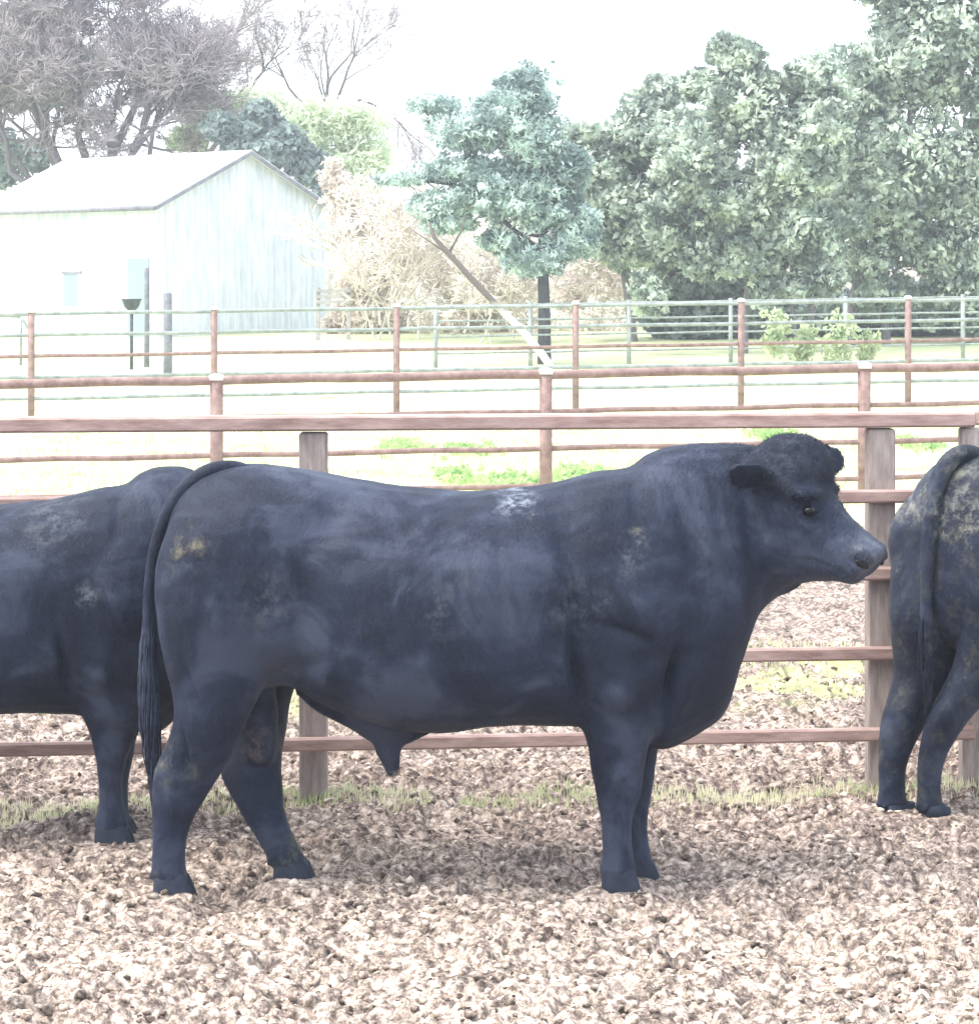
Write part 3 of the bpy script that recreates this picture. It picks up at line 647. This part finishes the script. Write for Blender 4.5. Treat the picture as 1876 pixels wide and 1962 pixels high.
kA = k * math.cos(math.radians(40))
wz = CH - (520 - HY) * (SY + 1.5) / F - c0.z
fr = wall_box('window', (300 - 112) / kA, wz, .34, 1.0, M_ROOF, shed, .05)
wall_box('pane', (300 - 112) / kA, wz + .45, .27, .42, M_SHEDW, fr, .055); wall_box('pane', (300 - 112) / kA, wz - .45, .27, .42, M_GLASS, fr, .055)
wall_box('sill', (300 - 112) / kA, wz - .02, .36, .035, M_TRIM, fr, .07)
dr = wall_box('door', (300 - 262) / kA, CH - (600 - HY) * SY / F - c0.z + .35, .38, 1.0, M_GLASS, shed, .03)

# things standing in front of the shed
t = empty('water_basin', ground_at(252, 50)); tag(t, 'dark round basin on a thin stand in front of the white shed', 'basin')
zt = at(252, 572, 50).z - t.location.z
q = MB(); q.tube([(0, 0, zt - .26), (0, 0, zt - .16), (0, 0, zt - .02), (0, 0, zt)], [.06, .15, .20, .22], 18); q.build('bowl', M_DARK, t, True)
q = MB(); q.tube([(0, 0, -.2), (0, 0, zt - .2)], .035, 8); q.build('stand', M_DARK, t, True)
t = tag(MB().build('x', None), 'x', 'x'); bpy.data.objects.remove(t)
def wood_post(name, px, ytop, Y, r, label, mt):
    p = ground_at(px, Y); h = at(px, ytop, Y).z - p.z; q = MB()
    q.tube([(0, 0, -.3), (.01, 0, h * .5), (0, 0, h - .03), (0, 0, h)], [r * 1.08, r, r, r * .7], 10)
    o = q.build(name, mt, None, True); o.location = p; tag(o, label, 'post'); return o
M_GPOST = simple('grey_post', (.12, .13, .15), (.24, .25, .28), 9, .8)
wood_post('wooden_post', 281, 512, 50.5, .055, 'tall thin dark post just left of the shed corner', M_GPOST)
wood_post('wooden_post', 321, 560, 48, .085, 'short thick grey post in front of the shed corner', M_GPOST)
q = MB(); p = ground_at(25, 45)
for a_, b_ in (((-60, 603), (40, 606)), ((40, 606), (62, 640)), ((-60, 603), (-60, 700)), ((40, 606), (40, 700))):
    q.tube([at(*a_, 45) - p, at(*b_, 45) - p], .03, 8)
o = q.build('pipe_rail', M_PIPE2, None, True); o.location = p; tag(o, 'pale pipe hitching rail cut off by the left edge, beyond the thin fence', 'rail')
M_PLANK = simple('grey_plank', (.25, .24, .24), (.45, .43, .42), 6)
t = empty('plank_fence', ground_at(610, 58)); tag(t, 'short low grey plank fence just right of the white shed', 'fence')
for i, py in enumerate((556, 567, 578)):
    a_, b_ = at(606, py, 58) - t.location, at(672, py + 1, 58) - t.location; q = MB(); q.box((a_ + b_) / 2, ((b_ - a_).length, .05, .08)); q.build('rail', M_PLANK, t)
for px in (609, 668):
    a_ = at(px, 550, 58) - t.location; q = MB(); q.box((a_.x, .06, a_.z / 2 - .1), (.10, .06, a_.z + .2)); q.build('post', M_PLANK, t)

# ------------------------------------------------------------------ trees
def tube_np(P0, P1, R0, R1, n=5):                         # many straight tapered segments at once
    P0, P1, R0, R1 = map(np.asarray, (P0, P1, R0, R1)); d = P1 - P0; d /= np.linalg.norm(d, axis=1)[:, None] + 1e-9
    up = np.where(np.abs(d[:, 2:3]) > .9, np.array([[1., 0, 0]]), np.array([[0., 0, 1]])); a = np.cross(d, up); a /= np.linalg.norm(a, axis=1)[:, None]; b_ = np.cross(d, a)
    ang = np.arange(n) * 2 * np.pi / n; c, s_ = np.cos(ang)[None, :, None], np.sin(ang)[None, :, None]
    rim = a[:, None] * c + b_[:, None] * s_
    V = np.concatenate([P0[:, None] + rim * R0[:, None, None], P1[:, None] + rim * R1[:, None, None]], 1)
    k = np.arange(n); Fq = np.stack([k, (k + 1) % n, (k + 1) % n + n, k + n], -1)
    return V.reshape(-1, 3), (Fq[None] + (np.arange(len(P0)) * 2 * n)[:, None, None]).reshape(-1, 4)
def grow(base, direc, length, radius, depth, spread=.55, shrink=.72, seed=1, up=.15, kids=(2, 4), segs=4, wob=.12):
    r = random.Random(seed); S0, S1, R0, R1, tips, lev = [], [], [], [], [], []
    def rec(p, d, L, rad, dep):
        q = p.copy(); dd = d.copy(); n = segs
        for i in range(n):
            dd = (dd + Vector((r.gauss(0, wob), r.gauss(0, wob), r.gauss(0, wob) + up * .12))).normalized(); q2 = q + dd * L / n
            ra, rb = rad * (1 - .35 * i / n), rad * (1 - .35 * (i + 1) / n)
            S0.append(q[:]); S1.append(q2[:]); R0.append(ra); R1.append(rb); lev.append(dep); q = q2
            if dep > 0 and i >= 1 and r.random() < .45:
                side = Vector((r.gauss(0, 1), r.gauss(0, 1), r.gauss(0, .6))).normalized(); rec(q, (dd + side * spread * 1.4).normalized(), L * shrink * .8, rb * .55, dep - 1)
        if dep > 0:
            for _ in range(r.randint(*kids)):
                side = Vector((r.gauss(0, 1), r.gauss(0, 1), r.gauss(0, .6))).normalized()
                rec(q, (dd + side * spread).normalized(), L * shrink * r.uniform(.75, 1.15), rad * .62 * r.uniform(.7, 1), dep - 1)
        else: tips.append(q[:])
    rec(Vector(base), Vector(direc).normalized(), length, radius, depth)
    return np.array(S0), np.array(S1), np.array(R0), np.array(R1), np.array(tips), np.array(lev)
def leaves(centres, radii, n, size, flat=.8, shell=.35, seed=1, aspect=.55, droop=0.0):
    g = np.random.default_rng(seed); C = np.asarray(centres, float); R = np.asarray(radii, float)
    if R.ndim == 1: R = np.stack([R, R, R * flat], -1)
    wt = (R.prod(1)) ** (2 / 3.); idx = g.choice(len(C), n, p=wt / wt.sum())
    d = g.normal(size=(n, 3)); d /= np.linalg.norm(d, axis=1)[:, None]; rad = (g.random(n) ** shell)
    P = C[idx] + d * rad[:, None] * R[idx]
    a = g.normal(size=(n, 3)) + d * .0; a[:, 2] -= droop; a /= np.linalg.norm(a, axis=1)[:, None]
    b_ = np.cross(a, g.normal(size=(n, 3)) + d * .8); b_ /= np.linalg.norm(b_, axis=1)[:, None] + 1e-9
    s_ = size * (.5 + g.random(n) * 1.0)
    V = np.stack([P - a * s_[:, None], P + b_ * s_[:, None] * aspect + a * s_[:, None] * .1, P + a * s_[:, None], P - b_ * s_[:, None] * aspect + a * s_[:, None] * .1], 1).reshape(-1, 3)
    return V, np.arange(4 * n).reshape(n, 4)
M_BARK = simple('grey_bark', (.11, .105, .115), (.26, .24, .245), 8, .9, .2, (3, 3, .6), .6, .02)
M_BARKD = simple('dark_bark', (.04, .042, .048), (.10, .10, .105), 8, .9, .2, (3, 3, .6), .6, .02)
M_TWIG = simple('mauve_twigs', (.20, .175, .185), (.42, .37, .38), 1.2, .9)
M_TAN = simple('dry_tan_stems', (.50, .44, .39), (.86, .81, .75), 1.5, .9)
L_OLIVE = leaf_mat('olive_leaves', [(.34, (.12, .16, .145)), (.48, (.30, .37, .31)), (.59, (.74, .82, .70))], .4, 1.9)
L_TEAL = leaf_mat('blue_green_needles', [(.34, (.12, .18, .18)), (.48, (.32, .42, .40)), (.59, (.74, .86, .82))], .4, 2.2)
L_PALE = leaf_mat('pale_yellow_green_leaves', [(.34, (.5, .6, .42)), (.6, (.8, .85, .68))], .4, .8)
L_DARK = leaf_mat('dark_green_leaves', [(.34, (.11, .15, .15)), (.62, (.34, .42, .38))], .2, 1.5)
L_TAN = leaf_mat('dry_tan_leaves', [(.34, (.5, .43, .38)), (.62, (.86, .80, .73))], .35, 1.0)
L_BRIGHT = leaf_mat('light_weed_leaves', [(.3, (.25, .36, .2)), (.6, (.65, .7, .48))], .4, 2)

def px_blob(px, py, rpx, Y, asp=1, dy=0): 
    c = at(px, py, Y + dy); r = rpx * Y / F; return c, (r, r * .8, r * asp)
def leafy(name, label, cat, Y, base_px, trunks, blobs, n, size, lm, bm_, group=None, shell=.35, sub=14, seed=1, aspect=.55, droop=0., clump=.36):
    """blobs: (px, py, rx_px, rz_px); each broken up into leaf clumps"""
    g = np.random.default_rng(seed); base = ground_at(base_px, Y); root = empty(name, base); tag(root, label, cat, group)
    C, R = [], []
    for (px, py, rx, rz_) in blobs:
        c = np.array(at(px, py, Y)[:]); rx *= Y / F; rz_ *= Y / F; ry = min(rx, 2.2)
        for _ in range(sub):
            d = g.normal(size=3); d /= np.linalg.norm(d); q = g.random() ** .45 * (1.0 if g.random() < .8 else 1.22)
            C.append(c + d * q * np.array([rx, ry, rz_])); rr = clump * min(rx, rz_) * (.5 + .8 * g.random()); R.append((rr * 1.15, rr, rr * .75))
        for _ in range(2): C.append(c + g.normal(size=3) * .15 * np.array([rx, ry, rz_])); R.append((rx * .95, ry * .9, rz_ * .95))
    C = np.array(C); R = np.array(R); v_, f_ = leaves(C, R, int(n * 1.25), size, shell=shell, seed=seed + 1, aspect=aspect, droop=droop)
    v_ -= np.array(base[:]); new_obj('crown', v_, f_, lm, root)
    # trunks reach up into the crown, then limbs to the clumps
    for (pts, r0, r1) in trunks:
        tm = MB()
        P = [at(a_, b_, Y) - base for a_, b_ in pts]; P[0].z = -.2 if pts[0][1] >= 600 else P[0].z
        Pc = [Vector(q[:3]) for q in crom([tuple(q) for q in P], 4)]; nn = len(Pc); tm.tube(Pc, [r0 + (r1 - r0) * i / (nn - 1) for i in range(nn)], 9)
        for _ in range(9):
            i = random.randrange(nn // 2, nn); s0 = Pc[i]; dist = np.linalg.norm(C - np.array((s0 + base)[:]), axis=1); cand = np.argsort(dist)[:max(6, len(C) // 5)]
            tgt = Vector(C[random.choice(list(cand))]) - base; mid = (s0 + tgt) / 2 + Vector((random.gauss(0, .1), random.gauss(0, .1), .15)); rr = (r0 + (r1 - r0) * i / (nn - 1)) * .5
            tm.tube([s0, mid, tgt], [rr, rr * .6, rr * .25], 6)
        tm.build('trunk', bm_, root, True)
    return root
def bare(name, label, Y, base_px, starts, mt, twig_mt, group=None, tw=1.0):
    base = ground_at(base_px, Y); root = empty(name, base); tag(root, label, 'tree', group); A0 = []; 
    big, small = [], []
    first = None; stems = []
    for (px, py, dpx, dpy, L, rad, dep, seed, kw) in starts:
        p = at(px, py, Y); d = Vector((dpx, random.uniform(-.25, .25), -dpy)).normalized()
        s0, s1, r0, r1, tips, lev = grow(p, d, L, rad, dep, seed=seed, **kw)
        m_ = lev >= dep - 1; a_ = [s0[m_], s1[m_], r0[m_], r1[m_]]
        if dep <= 1 and first is None: first = (s0, s1)
        elif first is not None:                            # a limb joins this part of the crown to the stem
            i_ = int(np.argmin(np.linalg.norm(first[1] - np.array(p[:]) + np.array([0, 0, 1.2]), axis=1))); q0 = Vector(first[1][i_]); q1 = (q0 + p) / 2 + Vector((0, 0, .1))
            a_ = [np.concatenate([u_, np.array(w_)]) for u_, w_ in zip(a_, ([q0[:], q1[:]], [q1[:], p[:]], [rad * 1.5, rad * 1.3], [rad * 1.3, rad]))]
        stems.append(a_); small.append((s0[~m_], s1[~m_], np.maximum(r0[~m_], .008 * tw), np.maximum(r1[~m_], .006 * tw)))
    def put(nm, lst, mm):
        a_ = [np.concatenate([q[i] for q in lst]) for i in range(4)]; v_, f_ = tube_np(*a_, n=5 if nm == 'crown' else 8); v_ -= np.array(base[:]); new_obj(nm, v_, f_, mm, root, True)
    put('crown', small, twig_mt)
    if first is not None: put('trunk', stems, mt)
    else:
        for q in stems: put('stem', [q], mt)
    return root

grpT = 'leafy trees along the far side of the pasture'
leafy('leafy_tree', 'tallest olive green tree at the right edge with its crown out of frame', 'tree', 54, 1640,
      [([(1625, 690), (1640, 560), (1690, 420), (1740, 250), (1760, 60)], .16, .05), ([(1700, 690), (1690, 570), (1650, 450), (1600, 330)], .11, .04), ([(1850, 690), (1855, 560), (1830, 430), (1800, 260)], .13, .04)],
      [(1620, 170, 90, 100), (1760, 120, 120, 110), (1900, 160, 110, 150), (1700, 300, 130, 110), (1850, 330, 110, 110), (1800, 20, 110, 90), (1660, 400, 100, 80), (1860, 470, 80, 80), (1930, 20, 90, 90), (1760, 470, 60, 60), (1660, 500, 60, 40), (1830, 540, 70, 50), (1720, 380, 90, 80), (1700, 560, 60, 50), (1880, 600, 60, 50), (1790, 590, 40, 40), (1720, -40, 90, 60)],
      46000, .088, L_OLIVE, M_BARK, grpT, seed=11, sub=17)
leafy('leafy_tree', 'broad olive green tree with thin forked stems standing between blue green tree and tallest tree', 'tree', 52, 1480,
      [([(1425, 690), (1428, 600), (1440, 520), (1470, 420), (1480, 300)], .10, .04), ([(1530, 690), (1520, 600), (1500, 520), (1440, 470)], .06, .03), ([(1545, 690), (1560, 560), (1580, 460), (1560, 330)], .09, .03)],
      [(1330, 300, 80, 90), (1440, 180, 80, 90), (1520, 300, 100, 100), (1400, 400, 90, 80), (1540, 440, 90, 60), (1400, 100, 50, 40), (1560, 170, 60, 70), (1300, 430, 60, 70), (1450, 490, 70, 45), (1560, 530, 55, 55), (1360, 490, 60, 50), (1470, 550, 45, 45), (1240, 560, 40, 50), (1340, 160, 40, 35)],
      36000, .085, L_OLIVE, M_BARK, grpT, seed=12, sub=16)
leafy('leafy_tree', 'rounded olive green tree just right of the blue green tree', 'tree', 56, 1200,
      [([(1215, 680), (1205, 580), (1190, 480), (1180, 330)], .12, .04)],
      [(1160, 300, 80, 70), (1230, 240, 80, 60), (1200, 400, 90, 70), (1290, 300, 60, 80), (1120, 370, 60, 80), (1090, 290, 50, 70), (1240, 470, 80, 60), (1150, 460, 50, 40), (1270, 180, 45, 40)],
      26000, .088, L_OLIVE, M_BARK, grpT, seed=13, sub=15)
leafy('leafy_tree', 'low dark green thicket of a tree under the olive green crowns', 'tree', 57, 1330,
      [([(1330, 690), (1325, 600), (1320, 500)], .09, .04)],
      [(1290, 520, 70, 60), (1380, 530, 70, 55), (1340, 620, 80, 60), (1250, 590, 40, 50), (1600, 600, 130, 50), (1760, 590, 120, 60), (1460, 600, 80, 50), (1870, 570, 70, 70)],
      19000, .12, L_DARK, M_BARK, grpT, seed=14, sub=14)
leafy('conifer', 'blue green conifer with layered drooping boughs and a dark straight trunk', 'tree', 50, 1043,
      [([(1043, 680), (1043, 600), (1040, 500), (1038, 400), (1015, 250), (1005, 150)], .15, .04), ([(1040, 520), (1075, 450), (1095, 400)], .06, .03), ([(1035, 480), (985, 440), (940, 400)], .07, .03), ([(1030, 420), (900, 360), (740, 338)], .06, .02)],
      [(1012, 150, 55, 35), (985, 190, 90, 30), (960, 240, 120, 40), (900, 260, 80, 40), (1030, 290, 70, 50), (880, 320, 90, 30), (960, 380, 100, 50), (770, 342, 60, 14), (850, 390, 70, 30), (830, 200, 50, 22), (1050, 340, 60, 60), (1030, 400, 60, 50), (960, 460, 50, 25), (1080, 470, 40, 30), (860, 430, 60, 20), (1030, 500, 70, 35), (1110, 430, 45, 60), (1100, 330, 40, 60)],
      34000, .075, L_TEAL, M_BARKD, seed=21, sub=22, aspect=.32, clump=.36)
leafy('pale_tree', 'pale yellow green feathery tree behind the shed roof', 'tree', 72, 520,
      [([(520, 640), (520, 450), (500, 300)], .14, .05), ([(620, 640), (640, 450), (600, 300)], .1, .03)],
      [(400, 230, 60, 45), (480, 210, 70, 50), (560, 250, 80, 60), (660, 240, 60, 60), (700, 330, 60, 60), (360, 270, 40, 25), (640, 330, 60, 50)],
      12000, .12, L_PALE, M_TAN, seed=31, sub=13, aspect=.3, clump=.5)
leafy('dark_shrub', 'dark green bushy shrub peeping over the shed gable', 'shrub', 68, 540,
      [([(540, 600), (540, 480), (520, 330)], .1, .04)],
      [(430, 250, 35, 32), (500, 235, 40, 38), (540, 280, 50, 45), (590, 320, 40, 35), (470, 290, 50, 30), (620, 380, 30, 50)],
      9000, .12, L_DARK, M_BARKD, seed=32, sub=9)
leafy('pine_tree', 'dark green tree at the top left corner behind the grey bare tree', 'tree', 80, 60,
      [([(80, 620), (85, 300), (85, 60), (90, -80)], .22, .10)],
      [(60, 60, 60, 70), (120, 20, 60, 50), (20, 170, 45, 60), (90, 160, 60, 50), (10, 300, 40, 60), (60, 300, 40, 30), (130, 120, 40, 50)],
      11000, .13, L_DARK, M_BARKD, seed=33, sub=10)
# leafless trees
kw = dict(spread=.75, shrink=.74, up=.3, kids=(3, 4), segs=4, wob=.16)
bare('bare_tree', 'dense grey mauve leafless tree filling the left above the shed roof', 70, 180,
     [(150, 640, .0, -1, 2.6, .22, 1, 41, dict(spread=.5, kids=(2, 3))), (150, 420, -.5, -1, 2.2, .12, 5, 42, kw), (190, 400, .2, -1, 2.2, .12, 5, 43, kw), (240, 330, .6, -1, 1.8, .10, 5, 44, kw), (70, 360, -.7, -.8, 1.8, .10, 5, 45, kw), (150, 260, 0, -1, 2.0, .10, 5, 46, kw), (260, 200, .2, -1, 1.7, .09, 5, 48, kw), (60, 200, -.2, -1, 1.7, .09, 5, 49, kw), (280, 330, .3, -1, 1.5, .08, 5, 141, kw), (110, 330, -.1, -1, 1.6, .08, 5, 142, kw), (20, 330, -.4, -1, 1.7, .08, 5, 143, kw), (210, 300, .2, -1, 1.5, .08, 5, 144, kw)],
     M_BARK, M_TWIG, tw=1.7)
kw2 = dict(spread=.6, shrink=.72, up=.35, kids=(2, 4), segs=4, wob=.14)
bare('bare_tree', 'brown leafless tree with hanging pale seed clusters between grey tree and thin bare tree', 74, 400,
     [(390, 640, .0, -1, 3.0, .16, 1, 51, dict(spread=.4, kids=(2, 2))), (385, 330, -.2, -1, 2.0, .09, 5, 52, kw2), (400, 260, .3, -1, 1.9, .08, 4, 53, kw2), (450, 220, .5, -1, 1.6, .06, 4, 54, kw2)],
     M_BARK, M_TWIG, tw=1.4)
bare('bare_tree', 'slender bare tree with thin upright limbs above the shed gable', 76, 620,
     [(630, 640, -.02, -1, 5.5, .11, 0, 61, {}), (622, 260, .05, -1, 1.6, .08, 4, 62, dict(spread=.45, shrink=.75, up=.5, kids=(2, 3), wob=.12)), (640, 200, .6, -.8, 1.6, .05, 4, 63, dict(spread=.5, up=.3, kids=(2, 3))), (600, 210, -.6, -.7, 1.4, .05, 4, 64, dict(spread=.5, up=.2, kids=(2, 3))), (690, 190, .9, .3, 1.5, .04, 4, 65, dict(spread=.6, up=-.6, kids=(2, 3)))],
     M_BARK, M_TWIG, tw=1.1)
# dry tan brush right of the shed
kwb = dict(spread=.55, shrink=.75, up=.1, kids=(2, 4), segs=3, wob=.22)
st = [(random.uniform(715, 815), random.uniform(560, 660), random.uniform(-.1, .6), -1, random.uniform(.8, 1.35), .03, 4, 70 + i, kwb) for i in range(13)]
bare('dry_bush', 'tangled dry tan bush between the shed and the blue green conifer', 58, 700, st, M_TAN, M_TAN, tw=1.6)
st = [(random.uniform(840, 1240), random.uniform(590, 670), random.uniform(-.6, .6), -1, random.uniform(.5, 1.0), .025, 4, 90 + i, kwb) for i in range(16)]
bare('dry_bush', 'low dry tan bramble under the blue green conifer', 56, 1000, st, M_TAN, M_TAN, tw=1.6)
for (px, label, bl, sd_) in ((690, 'heap of dry tan leaves at the right corner of the shed', [(690, 420, 60, 70), (700, 540, 60, 70), (640, 350, 30, 50), (760, 480, 60, 70), (720, 620, 80, 40), (650, 620, 30, 40)], 5),
                             (1000, 'wide tan leaf scrub behind the leaning dead trunk', [(860, 520, 70, 60), (950, 560, 70, 60), (1080, 560, 60, 40), (1170, 540, 60, 50), (860, 620, 90, 40), (1000, 640, 100, 35), (1150, 630, 90, 40)], 6)):
    leafy('dry_scrub', label, 'scrub', 61, px, [], bl, 8000, .10, L_TAN, M_TAN, seed=sd_, sub=10, aspect=.3, clump=.55)
# leaning dead trunk
def dead_wood():                                          # white at the lower end, turning dark brown towards the top
    m, nt, b = mat('white_brown_wood', .8); v = coords(nt); sx = N(nt, 'ShaderNodeSeparateXYZ'); nt.links.new(v, sx.inputs[0])
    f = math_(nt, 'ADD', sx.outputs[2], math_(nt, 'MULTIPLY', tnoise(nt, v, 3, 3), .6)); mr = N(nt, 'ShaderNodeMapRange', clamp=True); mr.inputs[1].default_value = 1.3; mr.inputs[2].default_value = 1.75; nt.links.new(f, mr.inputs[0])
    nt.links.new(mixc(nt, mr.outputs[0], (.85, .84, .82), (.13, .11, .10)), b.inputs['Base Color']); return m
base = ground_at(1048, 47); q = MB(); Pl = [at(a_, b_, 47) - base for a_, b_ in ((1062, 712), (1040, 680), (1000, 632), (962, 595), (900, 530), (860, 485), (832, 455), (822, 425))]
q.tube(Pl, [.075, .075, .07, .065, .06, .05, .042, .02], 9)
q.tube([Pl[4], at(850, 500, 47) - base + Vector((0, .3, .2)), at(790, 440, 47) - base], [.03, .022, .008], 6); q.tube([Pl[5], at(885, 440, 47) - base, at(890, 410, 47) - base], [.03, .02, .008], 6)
o = q.build('dead_trunk', dead_wood(), None, True); o.location = base; tag(o, 'white and brown dead trunk leaning up to the left behind the thin fence', 'dead tree')
# young weeds behind the far panel fence
for i, (px, py, r_, lab) in enumerate(((1490, 625, 28, 'pale leafed weed clump left of the other pale weeds, behind the farthest fence'), (1545, 650, 24, 'small pale weed between two taller pale weed clumps'),
                                  (1610, 640, 34, 'largest pale leafed weed clump behind the farthest fence'), (1665, 660, 22, 'pale weed clump at the right end of the weed row'))):
    leafy('weed_clump', lab, 'weed', 47, px, [([(px, 700), (px + 3, py)], .02, .01)], [(px, py, r_, r_ * 1.3), (px - 8, py + 35, r_ * .9, r_)], 420, .06, L_BRIGHT, M_TAN, 'pale weeds behind the farthest fence', seed=60 + i, sub=9)
# green weeds at the foot of the middle fence
WV = []
for i, (px, py, Y, r_) in enumerate(((770, 845, 30, 22), (905, 845, 29, 30), (965, 898, 24, 42), (1010, 915, 24, 40), (1110, 900, 25, 34), (1480, 828, 31, 22), (870, 905, 25, 18), (1750, 850, 29, 20), (500, 745, 36, 14), (690, 740, 36, 12))):
    p = ground_at(px, Y); n = 150; xx = rng.normal(0, r_ * Y / F, n); yy = rng.normal(0, .5, n)
    Pp = np.stack([p.x + xx, Y + yy, gz(p.x + xx, Y + yy)], -1); v_, f_ = leaves(Pp + [0, 0, .06], np.full(n, .06), n * 4, .034, seed=80 + i); WV.append(v_)
v_ = np.concatenate(WV); o = new_obj('weed_patches', v_, np.arange(len(v_)).reshape(-1, 4), M_WEED, kind='stuff'); tag(o, 'bright green weeds growing in patches in the pale pasture behind the middle fence', 'weeds')
# distant tree line closing the view
hz = []
v_, f_ = leaves([(x_, 150 + 12 * math.sin(x_ * .3), 3.2 + 1.5 * math.sin(x_ * .21) + 1.0 * math.sin(x_ * .57)) for x_ in range(-140, 141, 3)], np.full(94, 3.0), 26000, .5, seed=99)
o = new_obj('far_woods', v_, f_, L_TAN, kind='stuff'); tag(o, 'pale far off belt of woods behind the pasture', 'woods')

# ------------------------------------------------------------------ haze
hm = bpy.data.materials.new('haze'); hm.use_nodes = True; nt = hm.node_tree; nt.nodes.clear()
ou = nt.nodes.new('ShaderNodeOutputMaterial'); pv = nt.nodes.new('ShaderNodeVolumePrincipled'); nt.links.new(pv.outputs[0], ou.inputs['Volume'])
pv.inputs['Color'].default_value = (.90, .95, 1, 1); pv.inputs['Density'].default_value = .0020; pv.inputs['Anisotropy'].default_value = .2
q = MB(); X0, X1, Y0_, Y1_, Z0, Z1 = -950, 950, -80, 1900, -3, 16
q.v = [Vector(p) for p in ((X0, Y0_, Z0), (X1, Y0_, Z0), (X1, Y1_, Z0), (X0, Y1_, Z0), (X0, Y0_, Z1), (X1, Y0_, Z1), (X1, Y1_, Z1), (X0, Y1_, Z1))]
q.f = [(3, 2, 1, 0), (4, 5, 6, 7), (0, 1, 5, 4), (1, 2, 6, 5), (2, 3, 7, 6), (3, 0, 4, 7)]
o = q.build('haze', hm, None, False, 'stuff'); tag(o, 'thin bright morning haze paling the far trees', 'haze')
